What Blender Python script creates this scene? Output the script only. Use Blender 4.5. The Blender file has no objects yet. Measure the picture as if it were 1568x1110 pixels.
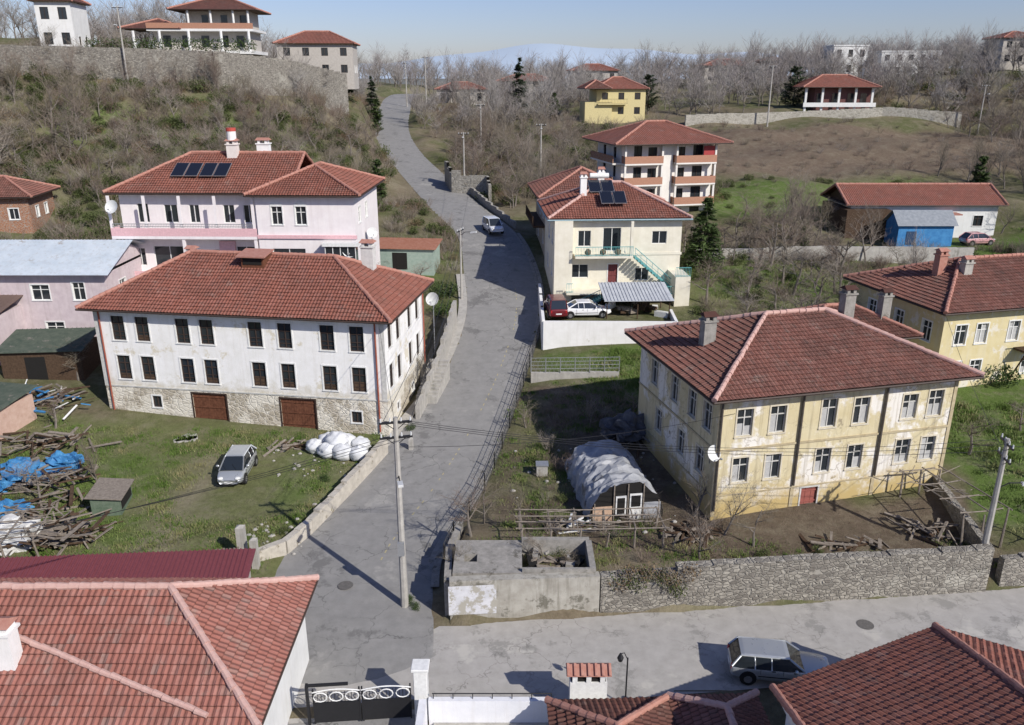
import bpy, math, random, numpy as np
from mathutils import Vector, Matrix, noise as mn
R=random.Random(11)
sc=bpy.context.scene
rad=math.radians
# ---------------------------------------------------------------- world, sun, camera
w=bpy.data.worlds.new("World"); sc.world=w; w.use_nodes=True
nt=w.node_tree; bg=nt.nodes['Background']; sky=nt.nodes.new('ShaderNodeTexSky')
sky.sky_type='NISHITA'; sky.sun_disc=False; sky.sun_elevation=rad(36); sky.sun_rotation=rad(135)
sky.air_density=1.0; sky.dust_density=.6; sky.ozone_density=2.5
tn=nt.nodes.new('ShaderNodeMix'); tn.data_type='RGBA'; tn.blend_type='MULTIPLY'; tn.inputs[0].default_value=1; tn.inputs[7].default_value=(.88,.87,1.12,1)
nt.links.new(sky.outputs[0],tn.inputs[6]); nt.links.new(tn.outputs[2],bg.inputs[0]); bg.inputs[1].default_value=0.1
sd=bpy.data.lights.new("sun","SUN"); sd.energy=4.8; sd.angle=rad(.5); sd.color=(1,.95,.87)
so=bpy.data.objects.new("sun",sd); sc.collection.objects.link(so)
dv=Vector((-.7071*math.cos(rad(36)),.7071*math.cos(rad(36)),-math.sin(rad(36))))
so.rotation_euler=dv.to_track_quat('-Z','Y').to_euler(); so.location=(60,-60,80)
cd=bpy.data.cameras.new("camera"); cd.sensor_width=36; cd.lens=36*1250/1568; cd.clip_end=20000; cd.clip_start=.5
co=bpy.data.objects.new("camera",cd); sc.collection.objects.link(co); co.location=(0,0,25); co.rotation_euler=(rad(70.7),0,0); sc.camera=co
sc.view_settings.view_transform='Standard'; sc.view_settings.look='None'; sc.view_settings.exposure=0
# ---------------------------------------------------------------- materials
def nm(name,rough=.85,spec=.25):
    m=bpy.data.materials.new(name); m.use_nodes=True; t=m.node_tree; b=t.nodes['Principled BSDF']
    b.inputs['Roughness'].default_value=rough; b.inputs['Specular IOR Level'].default_value=spec
    return m,t,b
def noi(t,vec,scale,det=4,ro=.6):
    n=t.nodes.new('ShaderNodeTexNoise'); n.inputs['Scale'].default_value=scale; n.inputs['Detail'].default_value=min(det,5); n.inputs['Roughness'].default_value=ro
    t.links.new(vec,n.inputs['Vector']); return n.outputs[0]
def ramp(t,fac,st):
    n=t.nodes.new('ShaderNodeValToRGB'); e=n.color_ramp.elements
    while len(e)<len(st): e.new(.5)
    for i,(p,c) in enumerate(st):
        e[i].position=p; e[i].color=(c[0],c[1],c[2],1) if isinstance(c,(tuple,list)) else (c,c,c,1)
    t.links.new(fac,n.inputs[0]); return n.outputs[0]
def mix(t,fac,a,b,bl='MIX'):
    n=t.nodes.new('ShaderNodeMix'); n.data_type='RGBA'; n.blend_type=bl
    for i,x in ((0,fac),(6,a),(7,b)):
        if isinstance(x,(int,float)): n.inputs[i].default_value=x
        elif isinstance(x,(tuple,list)): n.inputs[i].default_value=(x[0],x[1],x[2],1)
        else: t.links.new(x,n.inputs[i])
    return n.outputs[2]
def mth(t,op,a,b=None):
    n=t.nodes.new('ShaderNodeMath'); n.operation=op
    for i,x in enumerate((a,b)):
        if x is None: continue
        if isinstance(x,(int,float)): n.inputs[i].default_value=x
        else: t.links.new(x,n.inputs[i])
    return n.outputs[0]
def bump(t,b,h,s,d=.05):
    n=t.nodes.new('ShaderNodeBump'); n.inputs['Strength'].default_value=s; n.inputs['Distance'].default_value=d
    t.links.new(h,n.inputs['Height']); t.links.new(n.outputs[0],b.inputs['Normal'])
def objc(t):
    n=t.nodes.new('ShaderNodeTexCoord'); return n.outputs['Object']
def scl(t,vec,s):
    n=t.nodes.new('ShaderNodeMapping'); n.inputs['Scale'].default_value=s; t.links.new(vec,n.inputs['Vector']); return n.outputs[0]
def surf(name,c1,c2,scale=3,rough=.85,bs=.3,bscale=25,patch=None,streak=None,zd=None,spec=.2,metal=0,patch2=None,crack=None,speck=None):
    m,t,b=nm(name,rough,spec); o=objc(t)
    c=ramp(t,noi(t,o,scale,6,.65),[(.3,c1),(.7,c2)])
    for pt in (patch,patch2): # colour, scale, threshold
        if pt: f=ramp(t,noi(t,o,pt[1],6,.7),[(pt[2],0.),(pt[2]+.06,1.)]); c=mix(t,f,c,pt[0])
    if speck: c=mix(t,ramp(t,noi(t,o,speck[1],3,.8),[(.55,0.),(.72,speck[2])]),c,speck[0])
    if crack: # colour, scale, width
        v=t.nodes.new('ShaderNodeTexVoronoi'); v.feature='DISTANCE_TO_EDGE'; v.inputs['Scale'].default_value=crack[1]
        nn=t.nodes.new('ShaderNodeTexNoise'); nn.inputs['Scale'].default_value=1.2; nn.inputs['Detail'].default_value=5; t.links.new(o,nn.inputs['Vector'])
        vm=t.nodes.new('ShaderNodeVectorMath'); vm.operation='ADD'; t.links.new(o,vm.inputs[0]); vs=t.nodes.new('ShaderNodeVectorMath'); vs.operation='SCALE'; vs.inputs[3].default_value=1.6; t.links.new(nn.outputs[1],vs.inputs[0]); t.links.new(vs.outputs[0],vm.inputs[1]); t.links.new(vm.outputs[0],v.inputs['Vector'])
        f=ramp(t,v.outputs['Distance'],[(0,.75),(crack[2],0.)]); f=mth(t,'MULTIPLY',f,ramp(t,noi(t,o,.25,4,.6),[(.4,0.),(.6,1.)])); c=mix(t,f,c,crack[0])
    if streak: # colour, amount
        f=ramp(t,noi(t,scl(t,o,(2.2,2.2,.12)),1.5,5,.7),[(.5,0.),(.8,1.)]); c=mix(t,mth(t,'MULTIPLY',f,streak[1]),c,streak[0])
    if zd: # colour, z0,z1
        s=t.nodes.new('ShaderNodeSeparateXYZ'); t.links.new(o,s.inputs[0])
        zz=mth(t,'ADD',s.outputs[2],mth(t,'MULTIPLY',mth(t,'SUBTRACT',noi(t,o,1.2,6,.7),.5),(zd[2]-zd[1])*2.2))
        mr=t.nodes.new('ShaderNodeMapRange'); t.links.new(zz,mr.inputs[0]); mr.inputs[1].default_value=zd[1]; mr.inputs[2].default_value=zd[2]; mr.inputs[3].default_value=1; mr.inputs[4].default_value=0
        c=mix(t,mr.outputs[0],c,zd[0])
    t.links.new(c,b.inputs['Base Color']); b.inputs['Metallic'].default_value=metal
    if bs: bump(t,b,noi(t,o,bscale,5,.7),bs)
    return m
def masonry(name,c1,c2,mort,sx=2.2,sz=3.6,bs=.8,patch=None):
    m,t,b=nm(name,.95,.1); o=objc(t); v=t.nodes.new('ShaderNodeTexVoronoi'); v.feature='DISTANCE_TO_EDGE'
    v2=t.nodes.new('ShaderNodeTexVoronoi'); s=scl(t,o,(sx,sx,sz))
    for q in(v,v2): q.inputs['Scale'].default_value=1; t.links.new(s,q.inputs['Vector'])
    c=ramp(t,v2.outputs['Color'],[(.2,c1),(.8,c2)]); c=mix(t,ramp(t,noi(t,o,4,6,.7),[(.35,0.),(.75,1.)]),c,tuple(x*.55 for x in c1))
    e=ramp(t,v.outputs['Distance'],[(.02,0.),(.12,1.)]); c=mix(t,e,mort,c)
    if patch: c=mix(t,ramp(t,noi(t,o,patch[1],6,.7),[(patch[2],0.),(patch[2]+.08,1.)]),c,patch[0])
    t.links.new(c,b.inputs['Base Color']); bump(t,b,e,bs,.06); return m
def tile(name,cols,bumpy=False,dirt=.55,dcol=(.08,.06,.05)):
    m,t,b=nm(name,.85,.2); tc=t.nodes.new('ShaderNodeTexCoord'); s=t.nodes.new('ShaderNodeSeparateXYZ'); t.links.new(tc.outputs['UV'],s.inputs[0])
    fu=mth(t,'FLOOR',s.outputs[0]); fv=mth(t,'FLOOR',s.outputs[1]); cb=t.nodes.new('ShaderNodeCombineXYZ'); t.links.new(fu,cb.inputs[0]); t.links.new(fv,cb.inputs[1])
    wn=t.nodes.new('ShaderNodeTexWhiteNoise'); t.links.new(cb.outputs[0],wn.inputs['Vector'])
    c=ramp(t,wn.outputs['Value'],[(0,cols[0]),(.45,cols[1]),(.85,cols[2]),(.97,cols[3])])
    o=tc.outputs['Object']; f=ramp(t,noi(t,o,.5,7,.7),[(.42,0.),(.72,1.)]); c=mix(t,mth(t,'MULTIPLY',f,dirt),c,dcol)
    f=ramp(t,noi(t,o,3.5,6,.75),[(.5,0.),(.75,1.)]); c=mix(t,mth(t,'MULTIPLY',f,.5),c,tuple(x*.5 for x in cols[0]))
    f=ramp(t,noi(t,o,1.1,7,.8),[(.56,0.),(.7,.5)]); c=mix(t,f,c,(.3,.24,.2))
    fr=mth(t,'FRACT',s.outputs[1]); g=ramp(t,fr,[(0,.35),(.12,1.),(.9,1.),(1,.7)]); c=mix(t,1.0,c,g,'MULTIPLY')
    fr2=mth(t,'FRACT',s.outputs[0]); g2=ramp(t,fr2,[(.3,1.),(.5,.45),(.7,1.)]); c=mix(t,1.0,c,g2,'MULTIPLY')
    t.links.new(c,b.inputs['Base Color'])
    if bumpy: bump(t,b,mth(t,'ADD',mth(t,'COSINE',mth(t,'MULTIPLY',s.outputs[0],6.283)),mth(t,'MULTIPLY',fr,-1.)),.7,.05)
    return m
def flat(name,c,rough=.6,spec=.3,metal=0,var=.12,sc_=6):
    return surf(name,tuple(x*(1-var) for x in c),tuple(min(1,x*(1+var)) for x in c),sc_,rough,.05,30,spec=spec,metal=metal)
def leafm(name,c1,c2):
    m,t,b=nm(name,.8,.2); o=objc(t); oi=t.nodes.new('ShaderNodeObjectInfo')
    c=ramp(t,noi(t,o,1.7,4,.8),[(.32,c1),(.68,c2)])
    c=mix(t,mth(t,'MULTIPLY',oi.outputs['Random'],.5),c,tuple(x*.6 for x in c1)); t.links.new(c,b.inputs['Base Color']); return m
RED=[(.285,.112,.08),(.26,.1,.072),(.31,.13,.098),(.235,.105,.082)]
OLD=[(.25,.11,.083),(.225,.1,.077),(.28,.135,.105),(.19,.1,.08)]
PINKR=[(.35,.148,.115),(.32,.13,.1),(.385,.18,.145),(.31,.18,.15)]
DARKR=[(.17,.07,.052),(.135,.058,.046),(.21,.095,.07),(.1,.06,.05)]
T_RED=tile('tiles_red',RED,dirt=.4); T_OLD=tile('tiles_old',OLD); T_PINK=tile('tiles_weathered',PINKR,dirt=.35); T_DARK=tile('tiles_dark',DARKR)
T_REDF=tile('tiles_red_far',RED,True,.3); T_DARKF=tile('tiles_dark_far',DARKR,True,.4)
CAP=surf('ridge_cap_clay',(.36,.16,.12),(.44,.24,.19),4); CAPP=surf('ridge_cap_pale',(.48,.29,.25),(.56,.38,.33),5)
WOODD=surf('dark_wood',(.05,.032,.02),(.11,.07,.045),6); WOODG=surf('grey_wood',(.16,.135,.11),(.29,.25,.21),7); WOODR=surf('red_brown_wood',(.09,.035,.02),(.19,.08,.045),5)
GLASS,t_,b_=nm('window_glass',.08,.6); b_.inputs['Base Color'].default_value=(.025,.03,.035,1)
CURT=flat('curtain',(.42,.42,.41)); DARK=flat('dark_interior',(.015,.014,.013),.9)
WHITEP=flat('white_paint',(.72,.72,.7),.5); FRAMEW=surf('weathered_white_frame',(.45,.44,.4),(.64,.63,.6),5); BROWNF=flat('brown_frame',(.055,.037,.03)); IRON=flat('black_iron',(.02,.02,.022),.5); STEEL=flat('galvanised_steel',(.42,.43,.44),.45,.5,.6)
CONC=surf('concrete',(.33,.315,.29),(.46,.44,.4),2.5,bs=.4,streak=((.16,.15,.13),.5),patch=((.27,.26,.23),.9,.6)); CONCD=surf('old_concrete',(.22,.21,.19),(.37,.35,.32),3,bs=.5,patch=((.14,.13,.11),1.1,.58))
GALV=surf('sheet_metal',(.42,.44,.47),(.56,.58,.6),1.5,.5,.1)
# ---------------------------------------------------------------- mesh builder
class MB:
    def __init__(s): s.v=[];s.f=[];s.m=[]
    def add(s,vs,fs,m=0):
        o=len(s.v); s.v.extend(vs); s.f.extend([tuple(i+o for i in f) for f in fs]); s.m.extend([m]*len(fs))
    def quad(s,a,b,c,d,m=0): s.add([a,b,c,d],[(0,1,2,3)],m)
    BF=[(0,3,2,1),(4,5,6,7),(0,1,5,4),(1,2,6,5),(2,3,7,6),(3,0,4,7)]
    def box(s,x0,x1,y0,y1,z0,z1,m=0):
        s.add([(x0,y0,z0),(x1,y0,z0),(x1,y1,z0),(x0,y1,z0),(x0,y0,z1),(x1,y0,z1),(x1,y1,z1),(x0,y1,z1)],s.BF,m)
    def bx(s,c,sz,m=0,rx=0,ry=0,rz=0):
        M=Matrix.Rotation(rz,3,'Z')@Matrix.Rotation(ry,3,'Y')@Matrix.Rotation(rx,3,'X'); C=Vector(c)
        h=[a/2 for a in sz]
        p=[(-1,-1,-1),(1,-1,-1),(1,1,-1),(-1,1,-1),(-1,-1,1),(1,-1,1),(1,1,1),(-1,1,1)]
        s.add([tuple(C+M@Vector((a*h[0],b*h[1],c_*h[2]))) for a,b,c_ in p],s.BF,m)
    def tube(s,pts,rs,n=6,m=0,cap=True):
        pts=[Vector(p) for p in pts]
        if not isinstance(rs,(list,tuple)): rs=[rs]*len(pts)
        o=len(s.v); L=len(pts)
        for i,p in enumerate(pts):
            d=(pts[min(i+1,L-1)]-pts[max(i-1,0)]); d=d.normalized() if d.length>1e-9 else Vector((0,0,1))
            a=d.cross(Vector((0,0,1))) if abs(d.z)<.95 else d.cross(Vector((1,0,0))); a.normalize(); b=d.cross(a)
            for k in range(n):
                q=2*math.pi*k/n; s.v.append(tuple(p+(a*math.cos(q)+b*math.sin(q))*rs[i]))
        for i in range(L-1):
            for k in range(n):
                k2=(k+1)%n; s.f.append((o+i*n+k,o+i*n+k2,o+(i+1)*n+k2,o+(i+1)*n+k)); s.m.append(m)
        if cap and n>2: s.f.append(tuple(o+k for k in range(n))); s.f.append(tuple(o+(L-1)*n+k for k in range(n))); s.m+= [m,m]
    def blob(s,c,r,m=0,nz=.2,seg=14,rings=9,seed=0,fs=1.5):
        o=len(s.v); c=Vector(c)
        for i in range(rings+1):
            th=math.pi*i/rings
            for k in range(seg):
                ph=2*math.pi*k/seg; d=Vector((math.sin(th)*math.cos(ph),math.sin(th)*math.sin(ph),math.cos(th)))
                q=1+nz*mn.noise(d*fs+Vector((seed*3.1,seed,0))); s.v.append((c.x+d.x*r[0]*q,c.y+d.y*r[1]*q,c.z+d.z*r[2]*q))
        for i in range(rings):
            for k in range(seg):
                k2=(k+1)%seg; s.f.append((o+i*seg+k,o+(i+1)*seg+k,o+(i+1)*seg+k2,o+i*seg+k2)); s.m.append(m)
    def leaves(s,c,r,n,size,m=0,seed=1,shell=.35):
        q=random.Random(seed)
        for _ in range(n):
            while 1:
                d=Vector((q.uniform(-1,1),q.uniform(-1,1),q.uniform(-1,1)))
                if .02<d.length<1: break
            d=d.normalized()*(shell+(1-shell)*q.random()**.5)*(1+.35*mn.noise(d.normalized()*2.2+Vector((seed,0,0))))
            p=Vector((c[0]+d.x*r[0],c[1]+d.y*r[1],c[2]+d.z*r[2])); a=Vector((q.gauss(0,1),q.gauss(0,1),q.gauss(0,1))).normalized(); b=a.cross(Vector((q.gauss(0,1),q.gauss(0,1),q.gauss(0,1)))).normalized()
            z=size*q.uniform(.6,1.4); s.add([tuple(p-a*z),tuple(p+b*z*.5),tuple(p+a*z),tuple(p-b*z*.5)],[(0,1,2,3)],m)
    def mesh(s,name,mats,smooth=False):
        me=bpy.data.meshes.new(name); me.from_pydata(s.v,[],s.f)
        for m in mats: me.materials.append(m)
        if len(mats)>1: me.polygons.foreach_set('material_index',s.m)
        if smooth: me.polygons.foreach_set('use_smooth',[True]*len(s.f))
        me.update(); return me
    def build(s,name,parent,mats,smooth=False,bevel=0,loc=(0,0,0),rz=0,sub=0):
        if not isinstance(mats,(list,tuple)): mats=[mats]
        ob=bpy.data.objects.new(name,s.mesh(name,mats,smooth)); sc.collection.objects.link(ob); ob.parent=parent; ob.location=loc; ob.rotation_euler=(0,0,rz)
        if bevel: q=ob.modifiers.new('b','BEVEL'); q.width=bevel; q.segments=1; q.limit_method='ANGLE'
        if sub: q=ob.modifiers.new('s','SUBSURF'); q.levels=sub; q.render_levels=sub
        return ob
def empty(name,loc=(0,0,0),rz=0,parent=None):
    e=bpy.data.objects.new(name,None); sc.collection.objects.link(e); e.location=loc; e.rotation_euler=(0,0,rz); e.empty_display_size=.1; e.parent=parent; return e
# ---------------------------------------------------------------- terrain
CT=[(-7,32.9,0),(-2.5,30.1,0),(6.4,30.5,0),(19.3,32.7,.1),(25.2,33.9,.2),(-6.1,27.2,-.2),(-5.9,38.8,.2),(-4.9,46.4,.6),(-3.7,54.1,1.3),(-2.1,63.7,2.4),(-1.2,73.9,4),(-1.1,83.6,5.5),
(-16.8,44.2,.9),(-20.5,38,.7),(-18.9,53.5,1.3),(-24.3,35.3,.6),(-29.2,48.4,1.3),(-38.1,62,3),(5.8,57.8,2.4),(5,48.6,1.5),(2.5,41.3,1.2),(10.8,58.6,2.6),(10.4,47.7,1.8),(14.5,37.7,1.5),(24.4,40.2,1.6),(32.2,51.8,2.8),(28.7,45.1,2.2),
(8.1,63.5,3.2),(16.5,61.5,3.2),(20.1,77.6,5.6),(36.1,85.7,5),(34.1,102.2,7),(-15.7,86.3,6.3),(-38.5,73.2,4.2),(-31.6,79.3,4.5),(8.3,88.7,6.5),(39.7,60.3,3.6),
(-3,96.6,7.2),(-6.8,108.6,8.5),(-13,128.2,10.05),(-19.4,150.1,12),(-25.4,177.4,14.3),(-29.8,215.4,16.8),(-30.5,241.7,19.3),(-55,95.1,9),(-51.4,113.6,16.5),(-48.4,132.4,24.7),(-61.9,129.6,26.1),(-70.3,121.8,24.8),(-41.5,143.3,25.2),(-35.9,179.5,22.5),(-32,124.5,17.5),(-24.4,122.9,13),(-30.7,102.4,15),(-15.6,106.6,8.8),
(34,117.3,9),(51.3,103.2,5.6),(43.3,133.2,12),(49.9,155.7,15.6),(76.4,161,15.9),(74.5,133.2,12),(88.8,160.8,15.3),(68.1,173.4,20.2),(98.6,211.8,24),(110,191.5,26.5),(28.5,168,16.6),(2,166,15),(-7.7,154.5,12.2),(-14,220,17.4),(12.7,252.8,20.4),(55,275.3,23.5),(-20,113.3,9.5),
(-100,320,27),(0,320,20),(110,300,25),(170,250,28),(-110,210,33),(-120,130,31),(-95,60,9),(-95,15,2),(90,15,1),(95,80,7),(140,130,13),(0,-30,-1),(-60,-30,0),(60,-30,0),(0,420,17),(200,420,20),(-200,420,24),(-62,145,28.5),(-40,160,24.5)]
CT=np.array(CT); nC=len(CT)
d_=np.hypot(CT[:,None,0]-CT[None,:,0],CT[:,None,1]-CT[None,:,1]); A_=np.zeros((nC+3,nC+3)); A_[:nC,:nC]=d_; A_[:nC,nC]=1; A_[:nC,nC+1:]=CT[:,:2]; A_[nC,:nC]=1; A_[nC+1:,:nC]=CT[:,:2].T
WT=np.linalg.solve(A_,np.concatenate([CT[:,2],[0,0,0]]))
MAIN=[(-8.8,22,-.2,4.6),(-8.2,30,0,4.6),(-8.3,38.5,.2,4.2),(-6,46.4,.6,4.0),(-4,54.1,1.3,3.5),(-2.1,63.7,2.4,3.2),(-.8,73.9,4,3.5),(-1.2,83.6,5.5,3.8),(-2.9,96.6,7.2,3.6),(-7.1,108.6,8.5,3.5),(-13,128.2,10.05,3.4),(-19.4,150.1,12,3.3),(-25.2,177.4,14.3,3.6),(-29.7,215.4,16.8,4),(-31.6,241.7,19.3,4),(-30,262,20,4),(-24,300,18,4)]
LOW=[(-14,29.1,0,2.9),(-4,30.1,0,2.9),(24.5,32.9,.15,2.9),(60,36.3,.5,2.9),(110,40,1,2.9)]
def smooth_path(P,n=6):
    P=np.array(P,float); out=[]
    for i in range(len(P)-1):
        p0=P[max(i-1,0)];p1=P[i];p2=P[i+1];p3=P[min(i+2,len(P)-1)]
        for k in range(n):
            t=k/n; out.append(.5*((2*p1)+(-p0+p2)*t+(2*p0-5*p1+4*p2-p3)*t*t+(-p0+3*p1-3*p2+p3)*t**3))
    out.append(P[-1]); return np.array(out)
MAINS=smooth_path(MAIN); LOWS=smooth_path(LOW,8)
def pathq(PS,X,Y):
    best=np.full(X.shape,1e9); zr=np.zeros(X.shape)
    for i in range(len(PS)-1):
        a=PS[i];b=PS[i+1]; dx,dy=b[0]-a[0],b[1]-a[1]; t=np.clip(((X-a[0])*dx+(Y-a[1])*dy)/(dx*dx+dy*dy),0,1)
        q=np.hypot(X-a[0]-dx*t,Y-a[1]-dy*t)-(a[3]+(b[3]-a[3])*t); k=q<best; best=np.where(k,q,best); zr=np.where(k,a[2]+(b[2]-a[2])*t,zr)
    return best,zr
def sst(x): x=np.clip(x,0,1); return x*x*(3-2*x)
def ground(X,Y,under=True):
    X=np.asarray(X,float);Y=np.asarray(Y,float); sh=X.shape; x=X.ravel();y=Y.ravel()
    xc=np.clip(x,-260,260);yc=np.clip(y,-60,430)
    z=WT[nC]+WT[nC+1]*xc+WT[nC+2]*yc
    for i in range(nC): z=z+WT[i]*np.hypot(CT[i,0]-xc,CT[i,1]-yc)
    far=sst((np.hypot(x,y)-330)/300); z=z*(1-far)+12*far
    z=z+sst((y-75)/40)*(.5*np.sin(x*.31+y*.17)+.35*np.sin(x*.13-y*.41+2))*(1-far)*.8
    gw=sst((y-(33.25+.098*(x+2.9)))/.35)*((x>-2.6)&(x<24.3))*(1-sst((y-39)/3)); z=z*(1-gw)+np.maximum(z,1.5)*gw
    tw=((x>2.9)&(x<14.2))*sst((y-66.5)/.3)*(1-sst((y-78)/2)); z=z*(1-tw)+4.9*tw
    b,zr=pathq(MAINS,x,y); fe=np.where(y<60,.9,3.0); wr=1-sst((b+.1)/fe); z=z*(1-wr)+zr*wr
    if under: z=z-.14*(b<-.25)
    b2,zr2=pathq(LOWS,x,y); wr=1-sst((b2+.05)/.35); z=z*(1-wr)+zr2*wr
    if under: z=z-.14*(b2<-.25)*(b>=-.25)
    return z.reshape(sh)
def gz(x,y): return float(ground(np.array([x]),np.array([y]),False)[0])
def lines(segs):
    o=[segs[0][0]]
    for a,b,st in segs:
        n=max(1,round((b-a)/st)); o+=[a+(b-a)*(i+1)/n for i in range(n)]
    return np.array(o)
gx=lines([(-9000,-2000,1500),(-2000,-400,160),(-400,-130,15),(-130,-45,1.6),(-45,45,.5),(45,130,1.6),(130,400,15),(400,2000,160),(2000,9000,1500)])
gy=lines([(-300,-30,30),(-30,18,3),(18,80,.5),(80,290,1.5),(290,430,8),(430,2500,150),(2500,12000,1500)])
GX,GY=np.meshgrid(gx,gy); GZ=ground(GX,GY)
def nz2(x,y,s,seed=0):
    return (np.sin(x*s+1.3*np.sin(y*s*.7+seed))+np.sin(y*s*1.13+1.7*np.sin(x*s*.9+seed*2))+np.sin((x+y)*s*.61+seed*3+np.sin((x-y)*s*1.9)))/3
olive=np.array([.125,.135,.06]); brown=np.array([.22,.18,.125]); straw=np.array([.3,.265,.18]); green=np.array([.12,.185,.045]); soil=np.array([.155,.12,.09]); plough=np.array([.195,.145,.11])
n1=nz2(GX,GY,.12,1)*.5+nz2(GX,GY,.5,2)*.35+nz2(GX,GY,1.7,4)*.25
f=sst(n1*1.1+.55)[...,None]; COL=brown*(1-f)+olive*f
f=sst((nz2(GX,GY,.2,7)+nz2(GX,GY,.9,5)*.5-.35)*1.6)[...,None]; COL=COL*(1-f*.6)+straw*f*.6
def zone(x0,x1,y0,y1,c,k=1,fe=2.,jit=1.2):
    global COL
    j=nz2(GX,GY,.9,x0)*jit; d=np.minimum(np.minimum(GX-x0,x1-GX),np.minimum(GY-y0,y1-GY))+j; wv=(sst(d/fe)*k)[...,None]; COL=COL*(1-wv)+c*wv
g2=np.array([.17,.185,.08])
zone(-45,-6,34,56,g2,.9); zone(-30,-21,38,50,green,.7); zone(-16,-9,42,53,green,.55,3); zone(-22,-17.5,36,50,straw,.75,2.5); zone(-14,-8,47,52,straw,.5)
zone(-1.5,11,36,60,soil,.95,1.5); zone(-1,3,44,58,g2,.6,2); zone(7,15,56,66,green,.95,1.5); zone(2,14,60,66,green,.7,1.5); zone(4,12,50,56,soil*.85,.8,2); zone(0,8,43,47,green*.9,.4,2)
zone(9,27,35,43,soil*1.05,.95,1.); zone(26,60,40,62,green,.95,1.5); zone(15,30,56,70,g2,.9,3); zone(14,45,66,96,g2,.9,4); zone(16,34,74,94,green,.8,4)
zone(24,64,104,126,green,.85,4); zone(45,95,86,103,green,.98,3); zone(28,105,126,160,plough,.9,4,2); zone(34,42,94,104,straw*.8,.4,4)
zone(-66,-34,106,124,green,.75,6,3); zone(-48,-26,118,138,green*.9,.6,6,3); zone(-12,2,100,150,olive,.5,8); zone(-16,-6,78,96,green*.9,.7,3); zone(-60,-40,84,100,green*.9,.5,6,3)
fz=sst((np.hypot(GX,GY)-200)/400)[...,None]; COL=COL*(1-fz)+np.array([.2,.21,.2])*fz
ny,nx=GX.shape; V=np.stack([GX,GY,GZ],-1).reshape(-1,3); ii=np.arange(ny*nx).reshape(ny,nx); Fq=np.stack([ii[:-1,:-1],ii[:-1,1:],ii[1:,1:],ii[1:,:-1]],-1).reshape(-1,4)
def np_mesh(name,V,F,mats,uv=None,smooth=True):
    me=bpy.data.meshes.new(name); me.vertices.add(len(V)); me.vertices.foreach_set('co',np.ascontiguousarray(V,dtype=np.float32).ravel()); nf=len(F); k=F.shape[1]
    me.loops.add(nf*k); me.loops.foreach_set('vertex_index',F.astype(np.int32).ravel()); me.polygons.add(nf); me.polygons.foreach_set('loop_start',np.arange(0,nf*k,k,dtype=np.int32)); me.polygons.foreach_set('loop_total',np.full(nf,k,dtype=np.int32))
    for m in mats: me.materials.append(m)
    me.update(calc_edges=True)
    if uv is not None:
        l=me.uv_layers.new(name='UVMap'); l.data.foreach_set('uv',uv[F.ravel()].astype(np.float32).ravel())
    me.polygons.foreach_set('use_smooth',[smooth]*len(me.polygons)); return me
m,t,b=nm('ground_soil_grass',1,.05); at=t.nodes.new('ShaderNodeAttribute'); at.attribute_name='zone'; o=objc(t)
c=mix(t,ramp(t,noi(t,o,2.3,7,.75),[(.35,0.),(.7,.75)]),at.outputs['Color'],mix(t,1.,at.outputs['Color'],(.52,.5,.5),'MULTIPLY'))
c=mix(t,ramp(t,noi(t,o,.6,8,.75),[(.48,0.),(.68,.5)]),c,(.27,.235,.17)); c=mix(t,ramp(t,noi(t,o,9,4,.8),[(.52,0.),(.75,.45)]),c,(.08,.1,.035)); c=mix(t,ramp(t,noi(t,o,15,3,.8),[(.6,0.),(.75,.5)]),c,(.36,.32,.24))
t.links.new(c,b.inputs['Base Color']); bump(t,b,noi(t,o,6,7,.8),.9,.12); GM=m
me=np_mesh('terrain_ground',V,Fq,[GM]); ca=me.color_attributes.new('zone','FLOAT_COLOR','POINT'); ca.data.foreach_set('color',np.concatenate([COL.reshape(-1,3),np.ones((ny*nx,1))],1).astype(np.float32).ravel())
ob=bpy.data.objects.new('terrain_ground',me); sc.collection.objects.link(ob)
# roads
def road(name,PS,dz,mat,edge):
    d=np.gradient(PS[:,:2],axis=0); d/=np.linalg.norm(d,axis=1)[:,None]; nrm=np.stack([d[:,1],-d[:,0]],1); V=[];rows=9
    for i,p in enumerate(PS):
        for k in range(rows):
            s=-1+2*k/(rows-1); V.append((p[0]+nrm[i,0]*p[3]*s,p[1]+nrm[i,1]*p[3]*s,p[2]+dz-.03*s*s))
    V=np.array(V); n=len(PS); ii=np.arange(n*rows).reshape(n,rows); F=np.stack([ii[:-1,:-1],ii[:-1,1:],ii[1:,1:],ii[1:,:-1]],-1).reshape(-1,4)
    ob=bpy.data.objects.new(name,np_mesh(name,V,F,[mat])); sc.collection.objects.link(ob)
    return nrm
ASP=surf('asphalt_worn',(.225,.22,.212),(.285,.278,.266),1.3,.92,.35,60,patch=((.17,.166,.16),.35,.58),patch2=((.33,.32,.3),.22,.6),crack=((.08,.08,.075),.4,.018),speck=((.36,.35,.33),30,.35),streak=((.19,.185,.175),.5)); ASPL=surf('asphalt_pale',(.34,.325,.3),(.42,.4,.375),1.6,.92,.3,60,patch=((.28,.27,.25),.5,.56),patch2=((.46,.44,.4),.3,.58),crack=((.17,.16,.15),.5,.018),speck=((.5,.48,.45),30,.3))
ns=road('road_main',MAINS,.03,ASP,1); road('road_lower',LOWS,.015,ASPL,1)
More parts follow.
